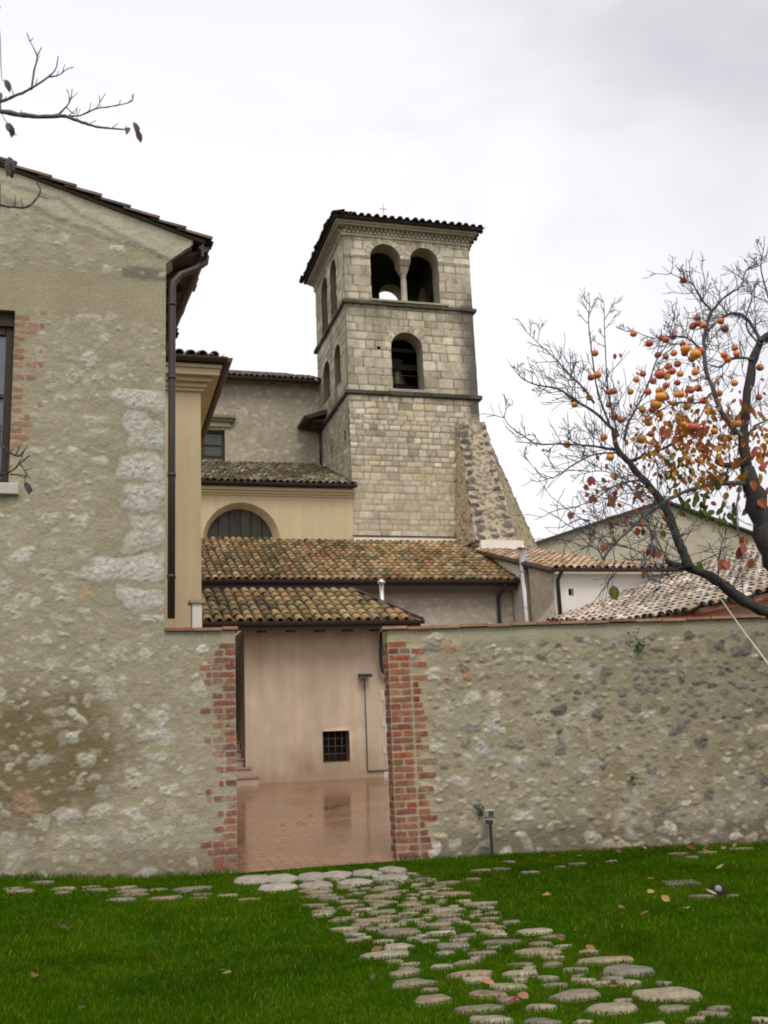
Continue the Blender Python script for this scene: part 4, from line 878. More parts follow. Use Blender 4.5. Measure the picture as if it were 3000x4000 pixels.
mb = MB(); mb.box(11.22, 12.62, 28.60, 30.5, 6.85, 7.13, (.6, .56, .5)); mb.box(11.15, 12.70, 28.55, 30.5, 6.79, 6.848, (.42, .38, .33)); mesh('plinth', mb, M_WHITE, bu)
# bell
be = thing('bell', 'dark bronze bell hanging from its beam in the lower arch of the tower', 'bell', (9.55, 31.0, 13.3))
mb = MB(); mb.lathe((9.55, 31.1, 12.78), [(0, .62), (.10, .62), (.20, .58), (.25, .45), (.28, .25), (.34, .10), (.42, 0), (.39, 0), (.30, .12), (.24, .4), (0, .55)], 20, (.05, .045, .035)); mesh('body', mb, pmat('bronze', (.06, .05, .035), rough=.5, metal=.6, bump=.1), be)
mb = MB(); mb.box(8.3, 11.3, 31.02, 31.18, 13.42, 13.62, (.14, .10, .07)); mb.box(9.35, 9.75, 31.0, 31.2, 13.622, 13.8, (.12, .09, .07)); mb.box(8.3, 11.3, 30.75, 30.83, 13.95, 14.07, (.2, .15, .11)); mesh('yoke', mb, M_WOOD, be)
mb = MB(); mb.tube([(9.55, 31.1, 13.2), (9.55, 31.1, 12.80)], .03, 8, (.3, .3, .28)); mesh('clapper', mb, M_STEEL, be)
rl = thing('railing', 'thin iron safety bars across the lower bell opening', 'railing', (9.6, TF+.5, 12.4))
for z in (12.62, 13.0): 
    mb = MB(); mb.tube([(9.08, TF+.45, z), (10.15, TF+.45, z)], .012, 6, (.16, .14, .12)); mesh('bar', mb, M_IRON, rl)
# ================================================================== houses on the right
wh = thing('white_house', 'small white plastered house with stone side wall just right of the tower', 'house', (13, 23.8, .9))
ww0, ww1 = ont(2219, 2299, 23.8), ont(2242, 2326, 23.8)
mb = MB(); sheet(mb, (0, 23.8, 0), X3, Z3, FN, 11.25, 14.8, 2.5, 5.28, .05, Flat((.6, .55, .5)), [rect_sd(ww0[0], ww1[0], ww1[2], ww0[2])])
jamb(mb, (0, 23.8, 0), X3, Z3, FN, [(ww0[0], ww1[2]), (ww1[0], ww1[2]), (ww1[0], ww0[2]), (ww0[0], ww0[2]), (ww0[0], ww1[2])], .15, (.5, .45, .4))
mb.box(11.27, 14.78, 24.0, 31, 1, 5.25)
mesh('wall', mb, M_WHITE, wh)
sideR = Rubble(23.8, 31, 2.5, 8, 95, (.46, .40, .295), [(.56, .51, .42), (.50, .44, .35), (.6, .55, .46)], (.05, .15), .95, 1500, lambda x, y, g: x < 25.9, lambda x, y, g: g.uniform(.4, .95), hmax=.03)
def ex_s(U, V, C, H):
    n = fbm(U*2, V*2, 5); a = np.maximum(sstep(25.75, 26.0, U+.15*n), sstep(4.35, 4.15, V+.9*(24.8-U)*.4+.2*n)*sstep(24.9, 24.6, U)*0)
    a = np.maximum(a, sstep(4.45, 4.25, V-.35*(24.6-U)+.12*n)); return lerpc(C, (.74, .68, .57), a), H*(1-.8*a)
sideR.extra.append(ex_s)
vg = .28
mb = MB(); sheet(mb, (11.25, 0, 0), Y3, Z3, (-1, 0, 0), 23.8, 30.5, 2.5, 7.4, .045, sideR, [lambda U, V: -(V-(5.36+vg*(U-24.0)))/math.hypot(1, vg)]); mesh('side_wall', mb, M_STONE, wh)
mb = MB(); mb.box(ww0[0]-.05, ww1[0]+.05, 23.93, 23.96, ww1[2]-.05, ww0[2]+.05, (.09, .05, .05)); mesh('window', mb, M_WOOD, wh)
mb = MB(); Or = (11.12, 23.55, 5.36); poly = [(0, -.2), (3.75, -.2), (2.6, 1.6), (2.25, 3.3), (2.25, 8), (0, 8)]
def pat_w(a, b, c, G): return c
tile_roof(mb, Or, X3, (0, 1, vg), 4.2, 7.4, poly_in(poly), WARM, 41, r=.092)
gg = 1/math.hypot(1, vg)
slab(mb, [(11.12, 23.57, 5.355), (14.85, 23.57, 5.355), (13.72, 23.55+1.6*gg, 5.355+1.6*gg*vg), (13.37, 23.55+3.3*gg, 5.355+3.3*gg*vg), (13.37, 30.6, 5.355+7.05*vg), (11.12, 30.6, 5.355+7.05*vg)], .06, (.10, .07, .055))
mesh('roof', mb, M_TILE, wh)
mb = MB(); mb.tube([(11.12, 23.5, 5.30), (11.12, 29.4, 5.30+5.9*vg)], .07, 6); mesh('verge_flashing', mb, M_BROWN, wh)
mb = MB(); gutter(mb, (11.1, 23.48, 5.36), (14.9, 23.48, 5.36), .07, col=(.09, .06, .05)); mesh('gutter', mb, M_BROWN, wh)
mb = MB(); mb.tube([(11.36, 23.5, 5.3), (11.34, 23.74, 5.1), (11.34, 23.74, 3.0)], .05, 8); mesh('downpipe', mb, M_IRON, wh)
# nearer roof, pale tiles
nh = thing('low_house', 'nearer low house with a broad pale weathered tile roof showing above the garden wall', 'house', (13, 19, .6))
ms, mt = .3133, .10; nA = np.array((11.10, 23.7, 4.07))
def rz_(s, t): return nA[2]+ms*(s-nA[0])+mt*(t-nA[1])
up = np.array((ms, mt)); upl = np.linalg.norm(up); un = up/upl; gv = np.array((un[0], un[1], upl)); ev = np.array((un[1], -un[0], 0.))
def onlow(x, y):
    d = ray(x, y); k = (rz_(0, 0)-EYE)/(d[2]-ms*(d@E1)-mt*(d@E2)); P = CAM+k*d; return (P@E1, P@E2)
corn = [(11.0, 23.7), onlow(2430, 2432), onlow(2560, 2416), onlow(2700, 2384), onlow(2980, 2322), onlow(3200, 2270), (20, 16), (17.5, 23.65)]
O2 = np.array((10.0, 24.5)); O3 = np.array((O2[0], O2[1], rz_(*O2)))
gl2 = math.hypot(1, upl)
pl = []
for c in corn:
    d = np.array(c)-O2; pl.append((d@ev[:2], d@un*gl2))
amin = min(q[0] for q in pl); bmin = min(q[1] for q in pl)-.2; O3b = O3+ev*amin+gv/np.linalg.norm(gv)*bmin
mb = MB(); tile_roof(mb, O3b, ev, gv, max(q[0] for q in pl)-amin, max(q[1] for q in pl)-bmin, poly_in([(q[0]-amin, q[1]-bmin) for q in pl]), PALE, 51, pitch=.21, r=.095, dark=.28)
slab(mb, [(s, t, rz_(s, t)-.005) for s, t in corn], .07, (.20, .12, .08)); mesh('roof', mb, M_TILE, nh)
mb = MB(); ci = [(11.4, 23.6), (corn[2][0]+.45, corn[2][1]+.35), (corn[4][0]+.45, corn[4][1]+.45), (corn[5][0]+.4, corn[5][1]+.6), (19.5, 16.5), (17.3, 23.6)]
mb.add([(s, t, .4) for s, t in ci]+[(s, t, rz_(s, t)-.10) for s, t in ci], [(i, (i+1) % 6, (i+1) % 6+6, i+6) for i in range(6)], (.5, .45, .35)); mesh('wall', mb, M_WHITE, nh)
mb = MB(); pq = [np.array((s, t, rz_(s, t)-.10)) for s, t in corn[1:6]]
for a_, b_ in zip(pq[:-1], pq[1:]): mb.tube([a_, b_], .045, 6, (.3, .12, .08))
mesh('eaves_board', mb, M_TILE, nh)
# gabled building behind
gbn = thing('gabled_building', 'large plain gabled building with a dark roof edge rising behind the small roofs and tree', 'building', (24, 40, .8))
g0, g1, g2 = ont(2075, 2131, 40), ont(2583, 1962, 40), ont(2985, 2108, 40)
g0 = g1-(g1-g0)*1.15; g2 = g1+(g2-g1)*1.6
gp_ = Rubble(16, 34, 4, 12, 96, (.52, .455, .35), [(.55, .48, .35), (.46, .39, .28), (.58, .50, .38)], (.15, .4), 1.0, 900, None, lambda x, y, g: g.uniform(.1, .45), asp=(.25, .5))
def upper(P, Q): return lambda U, V: -((V-P[2])-(Q[2]-P[2])/(Q[0]-P[0])*(U-P[0]))/math.hypot(1, (Q[2]-P[2])/(Q[0]-P[0]))
mb = MB(); sheet(mb, (0, 40, 0), X3, Z3, FN, g0[0]+.3, g2[0]-.3, 3.5, g1[2]+.1, .09, gp_, [upper(g0, g1), upper(g1, g2)]); mesh('wall', mb, M_STONE, gbn)
mb = MB()
for P, Q in ((g0, g1), (g1, g2)):
    P = np.array(P); Q = np.array(Q); mb.hexa([P+(0, -.3, 0), Q+(0, -.3, 0), Q+(0, 10, 0), P+(0, 10, 0)], [P+(0, -.3, .09), Q+(0, -.3, .09), Q+(0, 10, .09), P+(0, 10, .09)], (.09, .07, .07))
mesh('roof', mb, M_TILE, gbn)
# flues
def flue(label, x, z0, z1, t, r, cone):
    f = thing('flue_pipe', label, 'flue', (x, t, z0), group='metal flue pipes')
    mb = MB(); mb.tube([(x, t, z0), (x, t, z1)], r, 14, caps=True); 
    for z in np.arange(z0+.6, z1, 1.0): mb.tube([(x, t, z), (x, t, z+.03)], r*1.06, 14)
    mesh('pipe', mb, M_STEEL, f)
    mb = MB()
    if cone: mb.lathe((x, t, z1+.01), [(0, 0), (r*1.1, 0), (r*1.7, .03), (r*1.75, .06), (r*.8, .12), (0, .15)], 14)
    else: mb.lathe((x, t, z1+.005), [(0, 0), (r*1.25, .0), (r*1.3, .05), (0, .09)], 14)
    mesh('cap', mb, M_STEEL, f)
a = ont(2042, 2145, 25.4); flue('tall shiny steel flue pipe rising beside the stone side wall of the white house', a[0]-.02, 2.0, a[2], 25.4, .105, False)
a = ont(1490, 2284, 23.4); flue('short steel flue pipe with conical cap behind the mossy courtyard roof', a[0], 3.6, a[2], 23.4, .055, True)
# ================================================================== trees
def spline(P, sub=4):
    P = np.asarray(P, float); n = len(P); Q = np.vstack([2*P[0]-P[1], P, 2*P[-1]-P[-2]]); o = []
    for i in range(n-1):
        p0, p1, p2, p3 = Q[i:i+4]
        for k in range(sub):
            t = k/sub; o.append(.5*((2*p1)+(-p0+p2)*t+(2*p0-5*p1+4*p2-p3)*t*t+(-p0+3*p1-3*p2+p3)*t**3))
    o.append(P[-1]); return np.array(o)
def limb(mb, pts, r0, r1, g, col, seg=7, rough=.08):
    S = spline(pts, 4); n = len(S); r = np.linspace(r0, r1, n)*(1+g.normal(0, rough, n))
    S = S+g.normal(0, 1, S.shape)*r[:, None]*.12
    mb.tube(S, r, seg, col); return S, r
def twig(mb, p, d, L_, r, g, col, lvl, tips, up=.25, wig=.28, kids=(2, 4), rmin=.0022):
    n = 5; P = [np.array(p)]; d = np.array(d)/np.linalg.norm(d)
    for k in range(n):
        d = d+g.normal(0, wig, 3)*.5+np.array([0, 0, up*.25]); d /= np.linalg.norm(d); P.append(P[-1]+d*L_/n)
    P = np.array(P); mb.tube(P, np.linspace(r, max(rmin, r*.45), n+1), 4, col, caps=False)
    tips.append((P[-1], d)); 
    if lvl > 0:
        for k in range(g.integers(*kids)+1):
            q = g.uniform(.25, .95); i = min(n-1, int(q*n)); b = P[i]+(P[i+1]-P[i])*(q*n-i); dd = (P[i+1]-P[i]); dd /= np.linalg.norm(dd)
            side = np.cross(dd, g.normal(0, 1, 3)); side /= np.linalg.norm(side)
            twig(mb, b, dd*.75+side*g.uniform(.5, .95), L_*g.uniform(.35, .65), max(rmin, r*.55), g, col, lvl-1, tips, up, wig, kids, rmin)
Z6 = lambda X, Y: (1900+X/1.427, 900+Y/1.427)
TY = 8.0
gt = np.random.default_rng(55)
pt = thing('persimmon_tree', 'half bare tree with orange fruit and rusty leaves by the right garden wall', 'tree', (4.15, 7.9, 0), 'W')
BK = (.050, .045, .045); BK2 = (.105, .105, .12)
def P6(lst, y0, y1): return [onY(*Z6(*q), y0+(y1-y0)*i/(len(lst)-1)) for i, q in enumerate(lst)]
px = TY/FPX/1.427
mbT = MB(); base = np.array((4.15, 7.9, -.05)); fork = onY(*Z6(1640, 1960), 7.95)
S, r = limb(mbT, [base, base+(-.05, .02, .6), fork+(.12, 0, -.35), fork+(.03, 0, 0), onY(*Z6(1570, 1750), 7.95), onY(*Z6(1500, 1480), 7.95), onY(*Z6(1450, 1330), 7.95)], .15, .062, gt, BK, 10)
LIMBS = []
def L(lst, y0, y1, w0, w1, col=BK, add=True):
    S, r = limb(mbT, P6(lst, y0, y1), w0*px/2, w1*px/2, gt, col); 
    if add: LIMBS.append((S, r))
L([(1450, 1330), (1437, 1150), (1450, 950), (1480, 750), (1530, 620), (1600, 560), (1760, 380)], 7.95, 8.1, 62, 40)
L([(1700, 2200), (1570, 2130), (1400, 2040), (1280, 1950), (1150, 1890), (1040, 1865), (1005, 1840)], 7.95, 7.7, 84, 26)
L([(1130, 1885), (1090, 1780), (1040, 1650), (1000, 1550), (930, 1450), (860, 1370), (780, 1280), (725, 1210), (708, 1110)], 7.72, 7.9, 52, 30)
L([(1480, 1420), (1400, 1410), (1250, 1420), (1100, 1460), (1000, 1510), (880, 1590), (830, 1640), (720, 1740), (650, 1830)], 7.95, 7.5, 32, 11, BK2)
L([(650, 1830), (620, 1780), (560, 1740), (500, 1680)], 7.5, 7.5, 10, 4, BK2)
L([(830, 1640), (900, 1650), (925, 1720), (920, 1800), (880, 1860)], 7.6, 7.4, 16, 6, BK2)
L([(1437, 1150), (1380, 1110), (1310, 1010), (1270, 900), (1225, 780), (1215, 650), (1220, 560), (1255, 450)], 7.95, 8.3, 34, 20, BK2)
L([(1255, 450), (1330, 370), (1420, 310), (1440, 240), (1480, 180)], 8.3, 8.5, 17, 5, BK2)
L([(1255, 450), (1190, 370), (1150, 300), (1090, 270), (1030, 240)], 8.3, 8.2, 14, 4, BK2)
L([(1530, 620), (1500, 560), (1450, 490), (1380, 460), (1310, 490), (1230, 560)], 8.0, 8.2, 24, 9, BK2)
L([(1530, 640), (1460, 560), (1450, 470), (1480, 380), (1460, 300)], 8.0, 8.3, 16, 5, BK2)
L([(1560, 620), (1600, 480), (1560, 330), (1530, 200), (1550, 80)], 8.1, 8.6, 18, 5, BK2)
L([(1490, 720), (1420, 710), (1360, 720), (1300, 760), (1230, 745)], 8.0, 8.2, 20, 8, BK2)
L([(708, 1110), (610, 1020), (500, 950), (400, 885), (280, 862), (200, 825), (150, 770)], 7.9, 7.7, 20, 4, BK2)
L([(600, 960), (540, 880), (450, 790), (380, 710), (300, 640), (225, 565)], 7.9, 8.1, 15, 4, BK2)
L([(720, 1225), (640, 1210), (560, 1200), (420, 1190), (280, 1190), (200, 1140), (130, 1090), (90, 1030)], 7.9, 7.6, 16, 4, BK2)
L([(735, 1150), (690, 970), (670, 800), (660, 600), (655, 400)], 7.9, 8.2, 15, 4, BK2)
L([(690, 1090), (620, 900), (590, 700), (570, 520), (575, 410)], 7.9, 7.8, 14, 4, BK2)
L([(725, 1240), (600, 1250), (480, 1310), (340, 1385), (215, 1265)], 7.9, 7.5, 13, 3, BK2)
L([(770, 1170), (790, 1080), (830, 1000), (900, 860), (950, 720), (1010, 620), (1060, 410)], 7.9, 8.3, 17, 4, BK2)
L([(800, 1290), (920, 1240), (1000, 1210), (1100, 1150), (1180, 1060), (1230, 960)], 7.9, 8.4, 20, 8, BK)
L([(880, 1395), (800, 1400), (700, 1430), (600, 1500), (500, 1540)], 7.85, 7.5, 14, 4, BK2)
L([(960, 1480), (880, 1430), (760, 1380), (640, 1340), (520, 1360)], 7.8, 8.2, 12, 4, BK2)
L([(1440, 1300), (1340, 1310), (1280, 1290)], 7.95, 7.8, 36, 24, BK)
L([(1440, 1170), (1500, 1090), (1560, 1060), (1650, 1000)], 7.95, 8.2, 18, 8, BK2)
L([(1215, 680), (1120, 600), (1040, 590), (930, 600), (820, 560)], 8.2, 8.1, 13, 4, BK2)
L([(1270, 900), (1180, 960), (1060, 960), (960, 1010), (880, 1090)], 8.1, 7.8, 14, 5, BK2)
L([(1420, 1400), (1390, 1600), (1430, 1800), (1370, 1890), (1320, 1960)], 7.9, 7.4, 12, 4, BK2)
L([(1290, 1960), (1300, 1800), (1330, 1700)], 7.7, 7.6, 10, 4, BK2)
L([(1600, 1560), (1700, 1380), (1820, 1200), (1900, 1000), (1950, 800)], 7.95, 8.4, 60, 14, BK)
L([(1720, 1350), (1850, 1330), (1980, 1270), (2100, 1150)], 8.05, 7.7, 26, 5, BK2)
L([(1860, 1090), (1780, 950), (1740, 800), (1760, 640)], 8.2, 8.6, 18, 4, BK2)
L([(1680, 1800), (1850, 1760), (2000, 1650), (2150, 1580)], 7.95, 8.3, 34, 6, BK2)
tr_ = mesh('trunk', mbT, M_BARK, pt)
mb = MB(); tips = []
for S, r in LIMBS:
    for i in range(2, len(S)):
        if r[i] > .05: continue
        nk = 1 if gt.random() < (.66 if r[i] > .007 else .40) else 0
        if r[i] < .016: nk += gt.random() < .30
        for k in range(nk):
            d = S[i]-S[i-1]; d /= np.linalg.norm(d)+1e-9; side = np.cross(d, gt.normal(0, 1, 3)); side /= np.linalg.norm(side)
            twig(mb, S[i], d*.6+side+np.array([0, 0, .25]), gt.uniform(.18, .46)*min(1., max(.42, r[i]/.012)), .0038, gt, (.10, .098, .112), 2 if gt.random() < .3 else 1, tips)
    twig(mb, S[-1], S[-1]-S[-3], .10, .0032, gt, (.10, .098, .112), 0, tips)
# fine drooping twig thicket low on the left of the crown
for k in range(24):
    a = onY(*Z6(gt.uniform(520, 1050), gt.uniform(1330, 1900)), gt.uniform(7.3, 8.0)); twig(mb, a, (gt.normal(-.4, .6), gt.normal(0, .4), gt.normal(-.25, .5)), gt.uniform(.25, .55), .0045, gt, (.085, .075, .075), 1, tips, up=-.1)
mesh('branches', mb, M_BARK, pt)
# leaves
mb = MB()
ORL = [(.50, .20, .03), (.56, .27, .045), (.42, .14, .03), (.46, .25, .035), (.60, .34, .07), (.46, .11, .05)]
GRL = [(.10, .15, .02), (.14, .19, .03), (.20, .20, .03), (.07, .11, .02)]
RDL = [(.50, .14, .09), (.40, .10, .08), (.54, .20, .10), (.45, .18, .08)]
def leaf(mb, p, d, n, L_, W, col, curl=.2):
    d = d/np.linalg.norm(d); n = n-(n@d)*d; n /= np.linalg.norm(n)+1e-9; s = np.cross(d, n)
    prof = [(0, .05), (.22, .78), (.5, 1), (.78, .66), (1, .04)]; v = []
    for q, w_ in prof:
        c = p+d*L_*q-n*L_*curl*q*q; v += [c-s*W*w_/2+n*W*.12*w_, c, c+s*W*w_/2+n*W*.12*w_]
    f = []
    for i in range(4):
        for j in range(2): f.append((i*3+j, i*3+j+1, i*3+j+4, i*3+j+3))
    mb.add(v, f, np.array(col)*np.ones(3), False)
def scatter_leaves(n, cx, cy, sx, sy, pal, size, y0=7.5, y1=8.3):
    for k in range(n):
        X = gt.normal(cx, sx); Y_ = gt.normal(cy, sy); p = onY(*Z6(X, Y_), gt.uniform(y0, y1))
        L_ = gt.uniform(*size); leaf(mb, p, np.array((gt.normal(0, .6), gt.normal(0, .6), -1.)), gt.normal(0, 1, 3)+np.array((0, -.8, 0)), L_, L_*gt.uniform(.55, .72), np.array(pal[gt.integers(len(pal))])*gt.uniform(.75, 1.2), gt.uniform(0, .3))
scatter_leaves(210, 1130, 1230, 130, 110, ORL, (.035, .065)); scatter_leaves(150, 1330, 1230, 125, 115, ORL, (.04, .07)); scatter_leaves(90, 1150, 950, 190, 110, ORL+RDL, (.03, .055)); scatter_leaves(60, 900, 1180, 110, 110, RDL+ORL, (.03, .05))
scatter_leaves(60, 1130, 1090, 80, 40, ORL+RDL, (.05, .09)); scatter_leaves(40, 1040, 1330, 60, 50, GRL+ORL[:1], (.04, .07)); scatter_leaves(50, 1250, 1370, 90, 45, GRL[:2]+ORL[:4], (.04, .08))
scatter_leaves(34, 1300, 1560, 60, 40, GRL[::-1]+GRL[3:], (.05, .09)); scatter_leaves(18, 1130, 1500, 40, 25, GRL, (.05, .08)); scatter_leaves(34, 1500, 1330, 60, 130, ORL+RDL, (.06, .10))
scatter_leaves(60, 830, 1420, 150, 120, RDL+ORL, (.04, .07)); scatter_leaves(40, 820, 1600, 110, 60, RDL+GRL[2:], (.04, .08)); scatter_leaves(30, 1480, 1120, 90, 120, RDL+ORL, (.05, .08))
for (X, Y_, s_, pal) in [(685, 1495, .10, RDL), (580, 1390, .08, RDL), (575, 1495, .07, RDL[1:2]), (655, 1765, .07, RDL), (715, 2000, .11, GRL), (870, 1915, .07, ORL), (1400, 1785, .10, RDL), (1420, 1760, .09, RDL), (1310, 1850, .09, RDL), (1335, 1860, .08, RDL), (1480, 1850, .08, RDL), (1190, 1865, .08, GRL), (455, 1590, .06, RDL), (600, 1690, .06, GRL[3:]), (860, 1680, .06, GRL[3:]), (925, 1790, .08, RDL), (960, 1800, .07, RDL), (900, 1790, .07, RDL), (730, 705, .05, RDL[1:2]), (1440, 1720, .08, RDL)]:
    for k in range(2):
        leaf(mb, onY(*Z6(X+gt.normal(0, 8), Y_-20), 7.6), np.array((gt.normal(0, .3), gt.normal(0, .3), -1)), np.array((gt.normal(0, .4), -1, 0)), s_, s_*.62, np.array(pal[gt.integers(len(pal))])*gt.uniform(.85, 1.15), .15)
mesh('foliage', mb, M_LEAF, pt)
FR = [(1100, 278), (820, 577), (908, 630), (975, 600), (1000, 610), (1040, 590), (1150, 535), (1175, 520), (1210, 530), (1175, 490), (1305, 505), (1330, 550), (955, 695), (1000, 705), (1045, 685), (1110, 660), (1105, 685), (1095, 635), (1165, 690), (1190, 675), (1145, 715), (1065, 745), (1035, 785), (968, 803), (1005, 815), (1165, 790), (1325, 695), (1345, 720), (1385, 655), (1395, 690), (605, 685), (583, 820), (620, 805), (575, 933), (680, 900), (712, 897), (683, 972), (492, 970), (448, 1195), (547, 890), (835, 832), (872, 800), (803, 900), (1065, 850), (1000, 865), (965, 895), (972, 928), (945, 970), (900, 900), (1140, 890), (1138, 945), (1210, 950), (1295, 910), (1383, 852), (1525, 765), (1520, 932), (715, 1040), (750, 1055), (655, 1155), (905, 1075), (965, 1025), (900, 1050), (865, 1165), (918, 1135), (1100, 1085), (1155, 1095), (1135, 1100), (1330, 1045), (1390, 1075), (1380, 1125), (1325, 1165), (1350, 1160), (1125, 1275), (1070, 1120), (1085, 915), (1060, 915), (690, 1265), (1470, 1265), (1200, 1390), (1015, 760), (930, 840), (1080, 800), (1000, 930), (1045, 965), (1115, 985), (1180, 880), (1240, 1010), (870, 1000), (925, 1000), (1020, 1080), (1075, 1040), (1270, 1120), (1300, 1210)]
BIG = {(945, 970): 1.35, (972, 928): 1.25, (968, 803): 1.25, (1165, 690): 1.25, (1190, 675): 1.2, (1155, 1095): 1.25, (1135, 1100): 1.2, (865, 1165): 1.2, (1110, 660): 1.2, (547, 890): .6, (1390, 1075): 1.15}
u = np.linspace(0, math.pi, 8)
for q in FR:
    k = BIG.get(q, gt.uniform(.78, 1.0)); R_ = .036*k; red = gt.random(); warm = q[1] > 780 or q in BIG
    c = np.array((.86, .33, .045)) if (warm and red < .70) else np.array((.78, .21, .075)) if red < .6 else np.array((.60, .12, .08))
    yy = gt.uniform(7.5, 8.1) if k > 1.1 else gt.uniform(7.7, 8.6)
    c0 = onY(*Z6(*q), yy); mb = MB(); ax = (gt.normal(0, .25), gt.normal(0, .25), -1)
    mb.lathe(c0, [(R_*math.sin(t_), -R_*.86*math.cos(t_)) for t_ in u], 12, c*gt.uniform(.88, 1.1), ax)
    fo = mesh('persimmon', mb, M_FRUIT, pt)
    mb = MB(); axn = np.array(ax)/np.linalg.norm(ax); s1 = np.cross(axn, (1, 0, .1)); s1 /= np.linalg.norm(s1); s2 = np.cross(axn, s1)
    top = c0-axn*R_*.88
    for j in range(4):
        a_ = s1*math.cos(j*math.pi/2+.3)+s2*math.sin(j*math.pi/2+.3); b_ = np.cross(axn, a_)
        mb.add([top, top+a_*R_*.45+b_*R_*.3+axn*R_*.08, top+a_*R_*.85+axn*R_*.22, top+a_*R_*.45-b_*R_*.3+axn*R_*.08], [(0, 1, 2, 3)], (.16, .11, .05))
    mb.tube([top, top-axn*.03], .003, 5, (.1, .08, .07)); mesh('calyx', mb, M_LEAF, fo)
# ---- bare tree on the left, its trunk outside the view
lt = thing('bare_tree', 'nearly leafless tree reaching thin grey twigs in front of the stone house', 'tree', (-3.1, 4.3, 0), 'W')
gl_ = np.random.default_rng(66); LY = 4.6; k1 = 1/1.659
def P1(lst, y0=LY, y1=LY, oy=0): return [onY(q[0]*k1, oy+q[1]*k1, y0+(y1-y0)*i/max(1, len(lst)-1)) for i, q in enumerate(lst)]
mbT = MB(); mbt = MB(); GB = (.13, .135, .155); bse = np.array((-3.1, 4.3, -.05))
limb(mbT, [bse, bse+(.05, .05, 1.0), bse+(.0, .1, 2.2), bse+(-.1, .2, 3.4), bse+(-.15, .2, 4.8)], .13, .05, gl_, BK, 10)
pp = LY/FPX*k1
def LL(lst, w0, w1, y0=LY, y1=LY, oy=0, start=None, tw=True, col=GB, m_=None):
    P = P1(lst, y0, y1, oy)
    if start is not None: P = [start]+P
    S, r = limb(mbt if m_ is None else m_, P, w0*pp*.68, w1*pp*.72, gl_, col, 6, .1); tp = []
    if tw:
        for i in range(3, len(S), 3):
            if gl_.random() < .5: 
                d = S[i]-S[i-1]; twig(mbt, S[i], d/np.linalg.norm(d)*.6+np.array((gl_.normal(0, .5), gl_.normal(0, .3), .7)), gl_.uniform(.02, .06), .0028, gl_, col, 0, tp, rmin=.0016)
LL([(-200, 700), (0, 720), (120, 742), (250, 755), (400, 752), (430, 755), (530, 790), (620, 820), (720, 832), (835, 840)], 34, 7, start=bse+(-.1, .2, 3.2))
LL([(430, 752), (520, 748), (620, 705), (720, 690), (850, 658), (856, 612)], 10, 4)
LL([(625, 705), (655, 650), (685, 605)], 6, 3); LL([(770, 682), (782, 645)], 5, 3, tw=False)
LL([(380, 742), (430, 690), (460, 640), (467, 575)], 10, 4); LL([(450, 650), (505, 600)], 6, 3); LL([(430, 695), (480, 738), (508, 690)], 7, 3); LL([(456, 645), (437, 583)], 5, 3)
LL([(-200, 740), (0, 660), (90, 625), (190, 580), (212, 568), (310, 500), (360, 448), (378, 365)], 22, 5, start=bse+(-.12, .2, 3.35))
LL([(312, 500), (380, 487), (430, 450), (477, 435)], 8, 4); LL([(205, 575), (220, 460), (240, 365), (192, 262), (175, 213)], 11, 5); LL([(240, 365), (270, 305)], 7, 4); LL([(195, 270), (216, 243)], 5, 3, tw=False)
LL([(-200, 1270), (0, 1330), (90, 1342), (160, 1345), (220, 1310), (262, 1240), (238, 1180)], 16, 6, start=bse+(-.05, .15, 2.7), col=(.07, .07, .075)); LL([(100, 1342), (98, 1270)], 6, 3, col=(.07, .07, .075)); LL([(150, 1343), (135, 1285)], 6, 3, col=(.07, .07, .075)); LL([(242, 1270), (310, 1287)], 6, 3, col=(.07, .07, .075))
DK = (.06, .062, .068)
LL([(-200, 1300), (0, 1390), (60, 1440), (130, 1462), (162, 1418)], 16, 6, oy=900, start=bse+(.0, .1, 1.9), col=DK); LL([(100, 1455), (128, 1405)], 7, 4, oy=900, col=DK)
LL([(-200, 1650), (0, 1585), (70, 1560), (130, 1510), (192, 1458)], 15, 6, oy=900, start=bse+(.0, .1, 1.7), col=DK); LL([(70, 1580), (150, 1588), (200, 1606)], 8, 4, oy=900, col=DK); LL([(130, 1512), (165, 1570), (160, 1640)], 7, 3, oy=900, col=DK)
LL([(0, 40), (-20, 120), (0, 230), (10, 500), (30, 520)], 7, 3, tw=False)
LL([(-100, 980), (0, 1040), (70, 1075), (85, 1110)], 12, 7, tw=False, col=DK); LL([(10, 735), (40, 790), (75, 820), (108, 882)], 5, 3, tw=False)
mesh('trunk', mbT, M_BARK, lt); mesh('branches', mbt, M_BARK, lt)
mb = MB()
for (x, y, s_) in [(862, 790, .075), (884, 845, .06), (835, 825, .05), (35, 515, .06), (42, 795, .07), (78, 815, .055), (60, 1015, .10), (75, 1030, .09), (55, 1040, .08), (160, 1630+900*1.659, .055), (180, 1640+900*1.659, .05)]:
    leaf(mb, onY(x*k1, y*k1, LY), np.array((gl_.normal(.2, .3), gl_.normal(0, .4), -1)), np.array((gl_.normal(0, .6), -1, .2)), s_, s_*.55, np.array((.16, .12, .13))*gl_.uniform(.8, 1.2), .4)
mesh('foliage', mb, M_LEAF, lt)
# rope hanging from the low limb to the right
rp_ = MB(); a = onY(2812, 2335, 7.7); b = onY(3010, 2605, 6.4); c = onY(3300, 2990, 5.0)
rp_.tube([a, a*.5+b*.5+(0, 0, -.01), b, b*.5+c*.5, c], .006, 6)
mesh('guy_rope', rp_, M_ROPE, frame='W', base=tuple(a), label='thin pale rope stretched down from the low limb of the persimmon tree', cat='rope')
